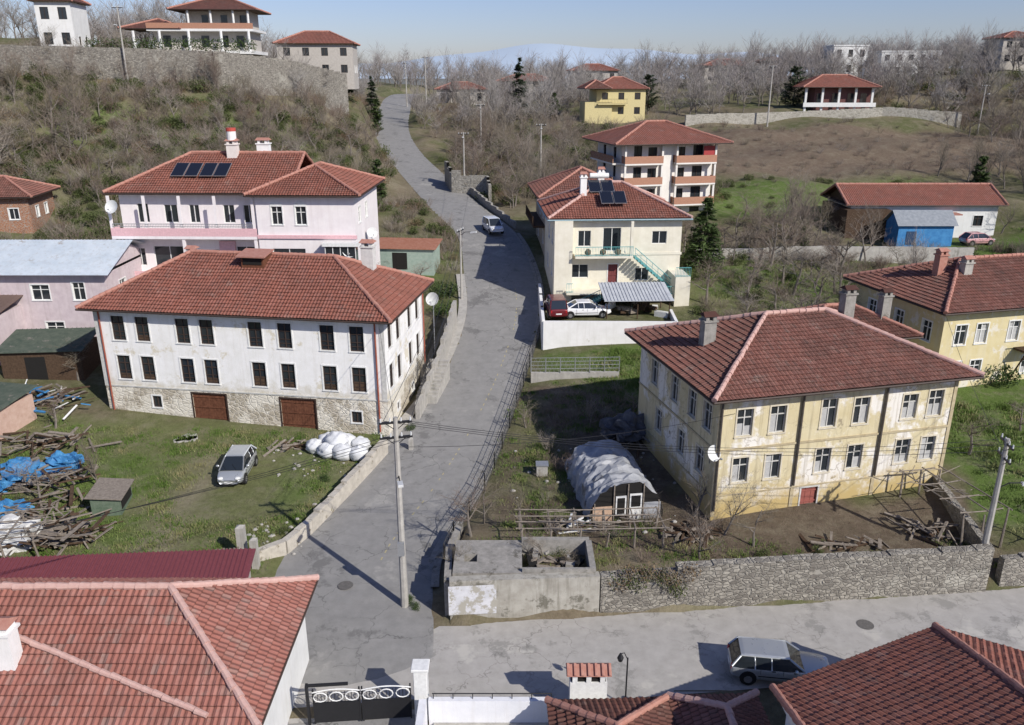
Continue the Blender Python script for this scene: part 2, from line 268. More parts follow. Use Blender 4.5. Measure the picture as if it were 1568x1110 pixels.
def strip(name,PS,nrm,s0,s1,i0,i1,zo,h,mat,parent=None):
    mb=MB(); prev=None
    for i in range(i0,i1+1):
        p=PS[i]; a=(p[0]+nrm[i][0]*(p[3]*s0),p[1]+nrm[i][1]*(p[3]*s0)); q=(p[0]+nrm[i][0]*(p[3]*s1),p[1]+nrm[i][1]*(p[3]*s1)); z=p[2]+zo
        cur=[(a[0],a[1],z-.3),(a[0],a[1],z+h),(q[0],q[1],z+h),(q[0],q[1],z-.3)]
        if prev:
            o=len(mb.v); mb.v+=prev+cur; mb.f+=[(o,o+4,o+5,o+1),(o+1,o+5,o+6,o+2),(o+2,o+6,o+7,o+3)]; mb.m+=[0]*3
        prev=cur
    return mb.build(name,parent,[mat])
strip('pavement_left',MAINS,ns,-1.0,-1.22,18,42,0,.12,CONC); strip('pavement_right',MAINS,ns,.98,1.08,10,48,0,.13,CONCD)
strip('drain_gutter',MAINS,ns,.90,.975,12,60,.012,.0,CONCD)
YEL=flat('road_paint_yellow',(.4,.35,.2),.8); mb=MB()
for i in range(12,40):
    a=MAINS[i];q=MAINS[i+1]
    for k in (0,.5):
        if R.random()<.3: continue
        p0=a+(q-a)*k; p1=a+(q-a)*(k+.2); d=np.array([q[1]-a[1],-(q[0]-a[0])]); d/=np.linalg.norm(d); h=.04; off=1.2
        mb.quad(*[(p[0]+d[0]*(off+s),p[1]+d[1]*(off+s),p[2]+.034) for p,s in((p0,-h),(p0,h),(p1,h),(p1,-h))])
mb.build('road_marking',None,[YEL])
MH=surf('cast_iron',(.1,.095,.09),(.16,.15,.14),8)
for (x,y,z) in ((17,32.9,.125),(27.5,34.2,.2),(-8.6,36,.2)):
    mb=MB(); mb.add([(x+.4*math.cos(a),y+.4*math.sin(a),z) for a in [2*math.pi*k/16 for k in range(16)]],[tuple(range(16))],0); mb.build('manhole_cover',None,[MH])
# ---------------------------------------------------------------- tiled roofs
def slope_arr(P0,P1,P2,P3,pitch=.24,rowl=.36,amp=.05,fine=True):
    P0,P1,P2,P3=[np.array(p,float) for p in (P0,P1,P2,P3)]; u=P1-P0; W_=np.linalg.norm(u); u/=W_; n=np.cross(u,P3-P0 if np.linalg.norm(P3-P0)>0 else P2-P0); n/=np.linalg.norm(n)
    if n[2]<0: n=-n
    v=np.cross(n,u)
    if v[2]<0: v=-v
    uv=lambda p:(np.dot(p-P0,u),np.dot(p-P0,v)); u3,v3=uv(P3);u2,v2=uv(P2); vm=max(v2,v3)
    if not fine:
        V=np.array([P0,P1,P2,P3]); UV=np.array([[0,0],[W_/pitch,0],[u2/pitch,v2/rowl],[u3/pitch,v3/rowl]]); return V,np.array([[0,1,2,3]]),UV
    rows=max(1,int(round(vm/rowl))); L=[]
    for j in range(rows):
        L.append((j*vm/rows,.05,j+.03)); L.append(((j+1)*vm/rows,.0,j+.97))
    vv=np.array([l[0] for l in L]);hh=np.array([l[1] for l in L]);vt=np.array([l[2] for l in L])
    lo=min(0,u3);hi=max(W_,u2); us=np.arange(math.floor(lo/pitch)*pitch,hi+pitch,pitch/4)
    Le=u3*vv/vm;Re=W_+(u2-W_)*vv/vm
    U=np.clip(us[None,:],Le[:,None],Re[:,None]); prof=amp*(.5+.5*np.cos(2*np.pi*us/pitch))
    rr=np.random.RandomState(int(W_*10)%999); jit=(rr.rand(len(vv),len(us)//4+2)-.5)*.025; jit=np.repeat(jit,4,axis=1)[:,:len(us)]
    sag=.05*np.sin(us*.9+W_)[None,:]*np.sin(np.pi*vv/vm)[:,None]
    Hh=hh[:,None]+prof[None,:]+jit+sag
    V=P0+U[...,None]*u+vv[:,None,None]*v+Hh[...,None]*n; UV=np.stack([U/pitch,np.broadcast_to(vt[:,None],U.shape)],-1)
    ii=np.arange(U.size).reshape(U.shape); F=np.stack([ii[:-1,:-1],ii[:-1,1:],ii[1:,1:],ii[1:,:-1]],-1)
    wd=((U[:-1,1:]-U[:-1,:-1])+(U[1:,1:]-U[1:,:-1]))>1e-4
    return V.reshape(-1,3),F[wd],UV.reshape(-1,2)
def roof_mesh(name,E,slopes,mat,fine=True,**k):
    Vs=[];Fs=[];Us=[];o=0
    for s in slopes:
        V,F,U=slope_arr(*s,fine=fine,**k); Vs.append(V);Fs.append(F+o);Us.append(U);o+=len(V)
    ob=bpy.data.objects.new(name,np_mesh(name,np.concatenate(Vs),np.concatenate(Fs),[mat],np.concatenate(Us),False)); sc.collection.objects.link(ob); ob.parent=E; return ob
def caps(mb,a,b,r=.13,m=0,lift=.03):
    a=Vector(a);b=Vector(b);L=(b-a).length;n=max(1,int(L/.42)); d=(b-a)/n; up=Vector((0,0,lift))
    if L<.3: return
    for i in range(n):
        j=Vector((R.uniform(-.02,.02),R.uniform(-.02,.02),R.uniform(-.01,.015)))
        mb.tube([a+d*i+up+j,a+d*(i+1.08)+up+j],[r*1.12,r*.88],9,m)
def hip_roof(E,x0,x1,y0,y1,zt,rise,o=.6,mt=None,fine=True,il=None,ir=None,cap=CAP,wall=None,gut=True,slab=True):
    X0,X1,Y0,Y1=x0-o,x1+o,y0-o,y1+o; w_=X1-X0;d=Y1-Y0; A=(X0,Y0,zt);B=(X1,Y0,zt);C=(X1,Y1,zt);D=(X0,Y1,zt); zr=zt+rise
    if w_>=d:
        il=d/2 if il is None else il; ir=d/2 if ir is None else ir; ym=(Y0+Y1)/2; a=(X0+il,ym,zr);b=(X1-ir,ym,zr)
        S=[(A,B,b,a),(C,D,a,b)]; S+= [(B,C,b,b)] if ir>0 else []; S+=[(D,A,a,a)] if il>0 else []; ed=[(a,b),(A,a),(B,b),(C,b),(D,a)]
    else:
        il=w_/2 if il is None else il; ir=w_/2 if ir is None else ir; xm=(X0+X1)/2; a=(xm,Y0+il,zr);b=(xm,Y1-ir,zr)
        S=[(B,C,b,a),(D,A,a,b)]; S+= [(C,D,b,b)] if ir>0 else []; S+=[(A,B,a,a)] if il>0 else []; ed=[(a,b),(A,a),(B,a),(C,b),(D,b)]
    roof_mesh('roof',E,S,mt,fine)
    mb=MB()
    for p,q in ed: caps(mb,p,q,.14 if fine else .16,0,.09 if fine else .03)
    mb.build('ridge_caps',E,[cap])
    mb=MB()
    if slab: mb.box(X0+.05,X1-.05,Y0+.05,Y1-.05,zt-.14,zt-.015,0)
    if gut:
        for p,q in ((A,B),(B,C),(C,D),(D,A)): mb.tube([(p[0],p[1],zt-.06),(q[0],q[1],zt-.06)],.07,6,1)
    if wall is not None:
        for (il_,xx,yy) in ((il,x0,0),(ir,x1,0)):
            if il_==0:
                if w_>=d: mb.add([(xx,y0,zt-.1),(xx,y1,zt-.1),(xx,(y0+y1)/2,zr-.15)],[(0,1,2)],2)
                else:
                    yq=y0 if xx==x0 else y1; mb.add([(x0,yq,zt-.1),(x1,yq,zt-.1),((x0+x1)/2,yq,zr-.15)],[(0,1,2)],2)
    if len(mb.v): mb.build('eaves',E,[WOODD,BROWNF,wall or WOODD])
    return a,b
# ---------------------------------------------------------------- facades
def fbx(mb,P,s0,s1,z0,z1,d0,d1,m):
    vs=[P(s0,z0,d0),P(s1,z0,d0),P(s1,z0,d1),P(s0,z0,d1),P(s0,z1,d0),P(s1,z1,d0),P(s1,z1,d1),P(s0,z1,d1)]; mb.add(vs,MB.BF,m)
def facade(mb,P,S0,S1,Z0,Z1,ops,bands=None,m=0):
    ss=sorted(set([S0,S1]+[q for o in ops for q in(o[0]-o[2]/2,o[0]+o[2]/2)])); zs=sorted(set([Z0,Z1]+[q for o in ops for q in(o[1],o[1]+o[3])]+[b_[0] for b_ in (bands or [])]))
    for i in range(len(ss)-1):
        for j in range(len(zs)-1):
            c=(ss[i]+ss[i+1])/2;z=(zs[j]+zs[j+1])/2
            if any(abs(c-o[0])<o[2]/2 and o[1]<z<o[1]+o[3] for o in ops): continue
            mm=m
            for bz,bm in (bands or []):
                if z<bz: mm=bm;break
            mb.quad(P(ss[i],zs[j],0),P(ss[i+1],zs[j],0),P(ss[i+1],zs[j+1],0),P(ss[i],zs[j+1],0),mm)
    for o in ops:
        c,z0,w_,h=o[:4];k=o[4] if len(o)>4 else 'w'; a,b=c-w_/2,c+w_/2;z1=z0+h; dp=-.6 if k=='void' else -.16
        for p,q in (((a,z0),(b,z0)),((b,z0),(b,z1)),((b,z1),(a,z1)),((a,z1),(a,z0))): mb.quad(P(p[0],p[1],0),P(q[0],q[1],0),P(q[0],q[1],dp),P(p[0],p[1],dp),m if k!='w' else 1)
        if k=='void': mb.quad(P(a,z0,dp),P(b,z0,dp),P(b,z1,dp),P(a,z1,dp),7); continue
        if k in('door','gar'):
            n=max(2,int(w_/.18))
            for i in range(n): fbx(mb,P,a+w_*i/n+.006,a+w_*(i+1)/n-.006,z0,z1,dp,-.1-.012*(i%2),4)
            for zz in (z0+h*.12,z0+h*.5,z0+h*.85): fbx(mb,P,a,b,zz,zz+.08,-.1,-.06,4)
            fbx(mb,P,a-.08,a+.02,z0,z1+.08,-.02,.03,2); fbx(mb,P,b-.02,b+.08,z0,z1+.08,-.02,.03,2); fbx(mb,P,a+.02,b-.02,z1-.02,z1+.08,-.02,.03,2); continue
        mb.quad(P(a,z0,-.14),P(b,z0,-.14),P(b,z1,-.14),P(a,z1,-.14),3)
        f=.05
        fbx(mb,P,a,a+f,z0,z1,-.14,-.07,2); fbx(mb,P,b-f,b,z0,z1,-.14,-.07,2); fbx(mb,P,a+f,b-f,z0,z0+f,-.14,-.07,2); fbx(mb,P,a+f,b-f,z1-f,z1,-.14,-.07,2)
        fbx(mb,P,c-.03,c+.03,z0+f,z1-f,-.137,-.08,2)
        if h>1.2 and k!='plain': fbx(mb,P,a+f,c-.03,z0+h*.66,z0+h*.66+.05,-.137,-.08,2); fbx(mb,P,c+.03,b-f,z0+h*.66,z0+h*.66+.05,-.137,-.08,2)
        if k=='wc':
            for x0_,x1_ in ((a+f,c-.03),(c+.03,b-f)):
                if R.random()<.7: fbx(mb,P,x0_+.005,x1_-.005,z0+f+.01,z0+h*R.choice((.35,.45,.64,.64,.9)),-.138,-.125,6)
        if k!='plain':
            fbx(mb,P,a-.1,b+.1,z0-.07,z0-.002,-.02,.07,1)
            fbx(mb,P,a-.09,a-.002,z0,z1+.1,-.02,.035,1); fbx(mb,P,b+.002,b+.09,z0,z1+.1,-.02,.035,1); fbx(mb,P,a,b,z1+.002,z1+.1,-.02,.035,1)
def faces(W,D):
    return {'F':lambda s,z,d:(s,-d,z),'R':lambda s,z,d:(W+d,s,z),'L':lambda s,z,d:(-d,s,z),'B':lambda s,z,d:(s,D+d,z)}
def building(name,x,y,z,ang,W,D,H,wall,trim=WHITEP,frame=WHITEP,door=WOODR,wall2=None,ops={},bands=None,below=2.,E=None,off=(0,0,0)):
    E=E or empty(name,(x,y,z),rad(ang)); mb=MB(); Pf0=faces(W,D)
    Pf={k:(lambda s,zz,d,f=f:(f(s,zz,d)[0]+off[0],f(s,zz,d)[1]+off[1],f(s,zz,d)[2]+off[2])) for k,f in Pf0.items()}
    for k in 'FRLB': facade(mb,Pf[k],0,W if k in 'FB' else D,-below,H,ops.get(k,[]),bands)
    mats=[wall,trim,frame,GLASS,door,wall2 or wall,CURT,DARK]; mb.build('walls_windows',E,mats); return E,Pf,mats
def railing(mb,P,s0,s1,z,d,h=.95,m=0,st=.14):
    n=max(1,int((s1-s0)/st))
    fbx(mb,P,s0,s1,z+h-.05,z+h,d-.025,d+.025,m); fbx(mb,P,s0,s1,z+.08,z+.12,d-.02,d+.02,m)
    for i in range(n+1): s=s0+(s1-s0)*i/n; fbx(mb,P,s-.012,s+.012,z,z+h-.05,d-.012,d+.012,m)
def chimney(E,x,y,z0,z1,sx=.7,sy=.7,wall=None,capm=None,pots=True):
    mb=MB(); mb.box(x-sx/2,x+sx/2,y-sy/2,y+sy/2,z0,z1,0); mb.box(x-sx/2-.08,x+sx/2+.08,y-sy/2-.08,y+sy/2+.08,z1,z1+.1,0)
    if pots:
        for k in (-1,1): mb.box(x+k*sx*.3-.1,x+k*sx*.3+.1,y-sy/2,y+sy/2,z1+.1,z1+.35,0)
        mb.add([(x-sx/2-.1,y-sy/2-.1,z1+.36),(x+sx/2+.1,y-sy/2-.1,z1+.36),(x+sx/2+.1,y+sy/2+.1,z1+.36),(x-sx/2-.1,y+sy/2+.1,z1+.36),(x-sx/2,y,z1+.58),(x+sx/2,y,z1+.58)],[(0,1,5,4),(2,3,4,5),(0,4,3),(1,2,5),(0,3,2,1)],1)
    mb.build('chimney',E,[wall or CONC,capm or CAP])
DISHW=flat('dish_white',(.62,.63,.62)); LGREY=flat('lamp_grey',(.55,.56,.56)); TRIMB=flat('car_trim_black',(.02,.02,.02))
def dish(x,y,z,az=-20,r=.5,parent=None):
    mb=MB(); E=empty('satellite_dish',(x,y,z),rad(az),parent); n=16;vs=[];fs=[]
    for i in range(5):
        q=r*i/4
        for k in range(n): a=2*math.pi*k/n; vs.append((q*math.cos(a),-q*q*.5*1.2,q*math.sin(a)))
    for i in range(4):
        for k in range(n): k2=(k+1)%n; fs.append((i*n+k,i*n+k2,(i+1)*n+k2,(i+1)*n+k))
    tv=[tuple(Matrix.Rotation(rad(-25),3,'X')@Vector(v)) for v in vs]; mb.add(tv,fs,0)
    mb.tube([(0,.05,0),(0,.2,-.1),(0,.2,-.7)],.03,6,1); mb.tube([(0,-.1,-r*.8),(0,-.65,-.1)],.018,5,1); mb.bx((0,-.66,-.06),(.08,.14,.08),1)
    mb.build('dish',E,[DISHW,STEEL],True)
SOLAR,_t,_b=nm('solar_glass',.15,.6); _b.inputs['Base Color'].default_value=(.012,.014,.022,1)
def solar(E,x,y,z,tilt=30,rz=0,n=2,tank=True):
    S=empty('solar_heater',(x,y,z),rad(rz),E); mb=MB(); T=rad(tilt)
    for i in range(n):
        mb.bx((i*1.25,0,.5),(1.1,2.0,.08),0,rx=T)
        mb.bx((i*1.25,0,.5+.0),(1.16,2.06,.06),1,rx=T)
    if tank: mb.tube([(-.3,1.25,1.35),(n*1.25-.95,1.25,1.35)],.26,14,2)
    for k in (0,n*1.25-1.25): mb.tube([(k-.4,1.0,0),(k-.4,1.0,1.0)],.03,5,1); mb.tube([(k-.4,-.9,0),(k-.4,1.0,1.0)],.03,5,1)
    mb.build('panels',S,[SOLAR,STEEL,WHITEP])
# ================================================================ BUILDINGS
M_W1=surf('lime_plaster_white',(.74,.73,.71),(.84,.83,.82),1.2,.9,.25,18,patch=((.55,.52,.45),.7,.66),streak=((.45,.41,.35),.3))
M_WS=surf('lime_plaster_stained',(.77,.76,.73),(.87,.86,.85),1.2,.9,.3,14,patch=((.66,.61,.5),.5,.58),patch2=((.42,.38,.3),1.7,.68),streak=((.45,.4,.32),.35),zd=((.55,.5,.39),2.2,3.4))
M_ST=masonry('basement_stone',(.42,.37,.28),(.58,.52,.42),(.55,.5,.42),2.4,4,.5,patch=((.68,.64,.55),.55,.45))
def mkwin(cs,z0,w_,h,k='w'): return [(c,z0,w_,h,k) for c in cs]
cs=[1.75,3.6,6.65,8.45,12.05,14.2,17.25,19.35]
E,P,mt=building('white_stone_house',-29.7,55.8,1.2,-8.6,21.3,10.2,8.35,M_WS,trim=WHITEP,frame=BROWNF,door=WOODR,wall2=M_ST,bands=[(2.55,5)],
 ops={'F':mkwin(cs,6.05,1.0,1.8)+mkwin(cs,3.1,1.0,1.8)+[(3.9,1.0,.7,.9,'w'),(8.0,.05,2.6,2.25,'gar'),(14.7,.0,2.6,2.3,'gar'),(19.0,.75,.75,.85,'w')],
 'R':mkwin([1.2,3.2,6.2,8.4],6.05,.95,1.8)+mkwin([1.2,3.2,6.2,8.4],3.1,.95,1.8)+[(2.5,.9,.6,.6,'w'),(6.5,.9,.6,.6,'w')]})
mb=MB(); fbx(mb,P['F'],-.02,21.32,2.5,2.6,0,.05,0); fbx(mb,P['R'],-.02,10.2,2.5,2.6,0,.05,0)
for s in(-.02,20.95): fbx(mb,P['F'],s,s+.35,2.6,8.2,0,.035,0)
for c in cs:
    for z in (3.1,6.05):
        if R.random()<.4: fbx(mb,P['F'],c-.44,c+.44,z+.08,z+R.choice((.4,.7)),-.137,-.12,2)
        for q in (.3,.6): fbx(mb,P['F'],c-.44,c+.44,z+q,z+q+.035,-.137,-.09,3)
for s in (.45,20.7): mb.tube([P['F'](s,8.2,.12),P['F'](s,.2,.12)],.06,6,1)
mb.tube([P['R'](9.9,8.2,.12),P['R'](9.9,.4,.12)],.06,6,1)
mb.build('trim_pipes',E,[FRAMEW,surf('rust_pipe',(.25,.06,.04),(.35,.12,.08)),WOODD,BROWNF])
hip_roof(E,0,21.3,0,10.2,8.45,3.0,.75,T_RED,cap=CAP)
M_CH=surf('chimney_plaster',(.5,.49,.47),(.68,.67,.64),3)
chimney(E,18.2,6.9,9.6,11.9,.9,.8,M_CH); chimney(E,3.8,7.5,9.6,10.9,.7,.7,M_CH)
mb=MB(); mb.bx((10.6,4.2,11.2),(1.7,1.2,.9),0); mb.bx((10.6,4.15,11.75),(2.2,1.8,.09),1,rx=rad(8)); mb.bx((10.6,3.58,11.3),(1.4,.05,.55),2); mb.build('roof_dormer',E,[WOODR,CAP,DARK])
# --- pink house
M_PK2=flat('pink_band',(.68,.43,.45),.8)
M_PW=surf('pinkish_white',(.74,.69,.69),(.82,.78,.77),1.2,.85,.1,30,streak=((.55,.48,.46),.35))
E,P,mt=building('pink_apartment_house',-34.8,73,4.5,-1.5,12.6,10,10.8,M_PW,frame=WHITEP,wall2=M_PK2,bands=[(7.2,0)],ops={'F':[(1.2,4.3,.9,1.6,'plain'),(3.9,4.1,2.9,2.0,'plain'),(8,4.6,1.1,1.2,'plain'),(10.9,4.0,1.8,2.1,'plain'),(2.0,8.2,1,1.7,'plain'),(4.5,8.2,1.2,1.6,'plain'),(6.6,8.2,.9,1.6,'plain'),(9.7,8.2,1,1.6,'plain'),(11.5,8.2,1.0,1.6,'plain')],'L':[(3,8.2,1.2,1.4),(6,4.4,1.2,1.4)]})
hip_roof(E,0,14.6,0,10,10.9,2.9,.9,T_RED,ir=0)
mb=MB(); PF=P['F']
fbx(mb,PF,-.4,12.5,7.0,7.25,0,1.5,0); fbx(mb,PF,-.4,12.5,7.25,7.95,1.4,1.5,1); fbx(mb,PF,-.4,-.3,7.25,7.95,0,1.4,1)
fbx(mb,PF,-.4,12.5,3.2,3.45,0,1.5,0); fbx(mb,PF,-.4,6,3.45,4.1,1.4,1.5,1)
for s in (-.3,2.8,5.9,9,12.3): fbx(mb,PF,s-.12,s+.12,7.95,10.75,1.32,1.44,0)
for s in (-.3,5.9,12.3): fbx(mb,PF,s-.12,s+.12,-1,7.0,1.2,1.44,0)
fbx(mb,PF,8.6,10,4.0,6.6,0,.3,1)
railing(mb,PF,-.2,12.2,8.0,1.45,.35,2); mb.build('balconies',E,[M_PW,M_PK2,STEEL])
E2,P2,_=building('right_wing',0,0,0,0,8.6,10.6,10.8,M_PW,frame=WHITEP,E=E,off=(12.6,-1.4,0),ops={'F':[(1.8,8.3,.95,1.6,'w'),(3.9,8.3,.95,1.6,'w'),(2.6,4.0,2.9,2.2,'plain')],'R':[(2,8.2,1,1.4),(5,8.2,1,1.4)]})
hip_roof(E,12.6,21.2,-1.4,9.2,10.9,2.0,.7,T_RED)
mb=MB()
for s in (1.8,3.9):
    vs=[P2['F'](s,9.88,.04)];n=10
    for k in range(n+1): a=math.pi*k/n; vs.append(P2['F'](s-.56*math.cos(a),9.88+.5*math.sin(a),.04))
    mb.add(vs,[(0,k+1,k+2) for k in range(n)],0)
fbx(mb,P2['F'],-.05,8.7,7.1,7.4,0,.15,1)
fbx(mb,P2['F'],6.0,8.7,3.7,6.6,.02,.9,2)
for k in range(5): fbx(mb,P2['F'],6.0+k*.66,6.06+k*.66,3.7,6.6,.9,.95,0)
fbx(mb,P2['F'],5.8,8.9,3.2,3.7,.02,1.1,1); fbx(mb,P2['F'],5.8,8.9,6.6,6.9,.02,1.1,0)
mb.build('bay_and_bands',E,[WHITEP,M_PK2,GLASS])
M_CHP=surf('chimney_pale',(.66,.6,.56),(.75,.7,.66),3)
chimney(E,9.0,4.6,12.6,14.6,.9,.9,M_CHP); chimney(E,11.6,5.5,13.0,14.6,1.1,.8,M_W1)
mb=MB(); mb.tube([(9.0,4.6,15.0),(9.0,4.6,15.8)],.42,14,0); mb.tube([(9.0,4.6,15.8),(9.0,4.6,16.1)],.44,14,1); mb.build('roof_tank',E,[M_W1,flat('red_band',(.45,.08,.06))])
solar(E,7.6,1.9,12.15,27,0,2,False); solar(E,5.0,1.9,12.15,27,0,2,False)
dish(-34.6,71.2,14.3,-10,.6); dish(-14.2,70.5,10.6,10,.6); dish(-15.2,71,10.0,-5,.5); dish(-12.9,75,11.4,20,.5)
# --- left metal-roof building
M_LP=surf('lilac_plaster',(.5,.42,.44),(.62,.54,.55),1.5,streak=((.35,.3,.28),.6))
E,P,_=building('metal_roofed_house',-46,66,3.2,0,12.3,9,6.6,M_LP,ops={'F':[(6.8,4.2,1.5,1.3),(10.0,4.2,1.0,1.5),(7.5,1.,1.5,1.3)],'R':[(3,4.,1.2,1.3)]},wall2=M_LP)
mb=MB()
mb.add([(-.5,-.8,6.5),(13.0,-.8,6.5),(13.0,4.6,8.4),(-.5,4.6,8.4),(13.0,9.9,6.6),(-.5,9.9,6.6)],[(0,1,2,3),(3,2,4,5)],0)
for i in range(45): x=-.5+i*.3; mb.add([(x,-.8,6.54),(x+.05,-.8,6.54),(x+.05,4.6,8.44),(x,4.6,8.44)],[(0,1,2,3)],0)
mb.add([(12.3,0,6.4),(12.3,9,6.4),(12.3,4.6,8.2)],[(0,1,2)],1); mb.build('roof',E,[surf('pale_blue_sheet',(.46,.52,.57),(.58,.63,.67),.8,.5,.05,patch=((.36,.34,.32),.6,.6),streak=((.3,.26,.22),.5)),M_LP])
# --- brick house far left
M_BR=masonry('orange_brick',(.35,.15,.08),(.45,.22,.12),(.35,.3,.26),4,8,.3)
E,P,_=building('brick_house',-62,90,9,8,8.5,7,3.4,M_BR,frame=WHITEP,ops={'F':[(6.8,1,1,1.2)],'R':[(2,1,.8,1.2),(4.5,1,.8,1.2)]}); hip_roof(E,0,8.5,0,7,3.5,1.8,.7,T_OLD)
# --- sheds left yard
def shed(name,x,y,z,ang,W,D,H,wall,roofm,dz=.5):
    E=empty(name,(x,y,z),rad(ang)); mb=MB(); mb.box(0,W,0,D,-1,H,0); mb.box(W*.3,W*.55,-.03,.02,0,H*.8,2)
    mb.add([(-.3,-.3,H+.05),(W+.3,-.3,H+.05),(W+.3,D+.3,H+dz),(-.3,D+.3,H+dz),(-.3,-.3,H-.02),(W+.3,-.3,H-.02),(W+.3,D+.3,H+dz-.07),(-.3,D+.3,H+dz-.07)],[(0,1,2,3),(4,5,1,0),(5,6,2,1),(6,7,3,2),(7,4,0,3),(7,6,5,4)],1)
    for i in range(int(W/.35)): x=.2+i*.35; mb.add([(x,-.3,H+.09),(x+.06,-.3,H+.09),(x+.06,D+.3,H+dz+.04),(x,D+.3,H+dz+.04)],[(0,1,2,3)],1)
    mb.build('shed_body',E,[wall,roofm,DARK]); return E
GREENT=surf('green_tarp',(.06,.085,.065),(.12,.135,.105),2,patch=((.2,.19,.16),1.2,.6))
shed('tarp_roof_shed',-39.5,59.5,2.6,5,6,3.5,2.4,WOODD,GREENT,.7); shed('wooden_hut',-37.8,51,1.6,-12,3.2,3.5,2.2,surf('peach_wall',(.45,.3,.24),(.55,.4,.33)),GREENT,.6)
shed('lean_to_shed',-46,61,3,0,5,5,4.0,M_LP,flat('brown_sheet',(.16,.11,.09)),.9)
shed('roadside_hut',-14.3,84,6,-6,6.2,3.5,2.2,surf('green_grey_sheet',(.25,.33,.28),(.35,.42,.37)),surf('rusty_sheet',(.3,.12,.07),(.4,.2,.14)),.4)
# --- yellow peeling house (right)
M_Y=surf('yellow_peeling_plaster',(.56,.48,.29),(.65,.58,.39),.8,.95,.35,14,patch=((.76,.73,.67),.3,.5),patch2=((.33,.28,.19),1.1,.6),streak=((.28,.23,.15),.9),zd=((.5,.38,.17),.3,1.9),crack=((.25,.2,.14),.7,.025))
F=[(1.55,4.75,.95,1.6,'wc'),(3.55,4.75,.95,1.6,'wc'),(6.7,4.75,.95,1.7,'wc'),(8.75,4.75,.95,1.6,'wc'),(11.9,4.75,.95,1.5,'wc'),(13.6,4.75,.95,1.6,'wc')]
F+=[(c,1.95,.95,1.5,'wc') for c in (1.55,3.55,6.7,8.75,11.9,13.6)]+[(6.1,-.85,1.1,1.95,'door')]
E,P,mt=building('yellow_peeling_house',11.1,40.3,1.75,13.6,14.9,11,7.2,M_Y,trim=surf('pale_trim',(.52,.46,.34),(.68,.63,.52),4),frame=FRAMEW,door=flat('red_door',(.3,.1,.08)),ops={'F':F,
 'L':[(1.3,4.75,.95,1.6,'w'),(3.2,4.75,.95,1.6,'w'),(5.6,4.75,.95,1.6,'w'),(8.6,4.75,.95,1.6,'w'),(1.8,1.9,.95,1.5,'w'),(4.3,1.9,.95,1.5,'w'),(7.6,1.9,.95,1.5,'w')]})
mb=MB()
for k in 'FL': L_=14.9 if k=='F' else 11; fbx(mb,P[k],0,L_,3.95,4.07,0,.06,0); fbx(mb,P[k],0,L_,1.2,1.28,0,.04,0)
for s in (-.03,4.85,10.1,14.7): fbx(mb,P['F'],s,s+.22,0,7.05,.0,.045,0)
for s in (4.95,10.2): mb.tube([P['F'](s,7.0,.14),P['F'](s,1.4,.14)],.055,6,1)
mb.tube([P['F'](.1,7.0,.14),P['F'](.1,.4,.14)],.055,6,1)
mb.build('cornice_pipes',E,[surf('aged_timber_trim',(.36,.29,.18),(.52,.45,.3),3),surf('dark_pipe',(.06,.05,.045),(.14,.12,.1))])
hip_roof(E,0,14.9,0,11,7.3,2.55,.85,T_OLD,cap=CAPP)
chimney(E,1.8,5.5,7.6,9.7,.75,.65,CONCD,T_OLD); chimney(E,13.2,8.5,7.6,9.9,.75,.65,CONCD,T_OLD)
dish(10.9,40.2,5.7,30,.45)
E,P,_=building('rear_wing_house',20.5,53.5,2.4,13.6,8,6,5.2,M_Y,frame=BROWNF,ops={'F':[(6.5,3,.9,1.4)]}); hip_roof(E,0,8,0,6,5.3,1.6,.6,T_DARK); chimney(E,6.8,1.6,5.5,7.8,.7,.6,CONCD,T_OLD)
# --- yellow house far right
M_Y2=surf('ochre_plaster',(.56,.47,.25),(.66,.58,.36),1,.95,.2,16,streak=((.6,.56,.45),.7),patch=((.68,.64,.55),.6,.55),patch2=((.4,.35,.25),1.2,.64))
F=[(c,3.6,.95,1.5,'wc') for c in (1.6,3.4,6.2,8.0,11,13)]+[(c,.9,.95,1.4,'wc') for c in (1.6,3.4,8.0,11,13)]
E,P,mt=building('ochre_house',30.9,56,3.0,13.9,16,10,6.2,M_Y2,frame=WHITEP,ops={'F':F,'L':[(1.6,3.6,.95,1.5),(4.6,3.6,.95,1.5),(7.8,3.6,.95,1.5),(3,.9,.9,1.4)]})
hip_roof(E,0,16,0,10,6.3,2.4,.8,T_OLD); chimney(E,2.9,4.6,7.2,9.2,.7,.6,CAP,CAP); chimney(E,4.2,3.4,7.2,8.8,.7,.6,CONC,CAP)
mb=MB(); fbx(mb,P['F'],6.5,9.8,2.9,3.05,0,1.2,0); railing(mb,P['F'],6.5,9.8,3.05,1.15,.9,1)
for k in (6.6,9.7): mb.tube([P['F'](k,.3,.0),P['F'](k,2.9,1.1)],.06,6,0)
mb.build('balcony',E,[WOODD,WOODD])
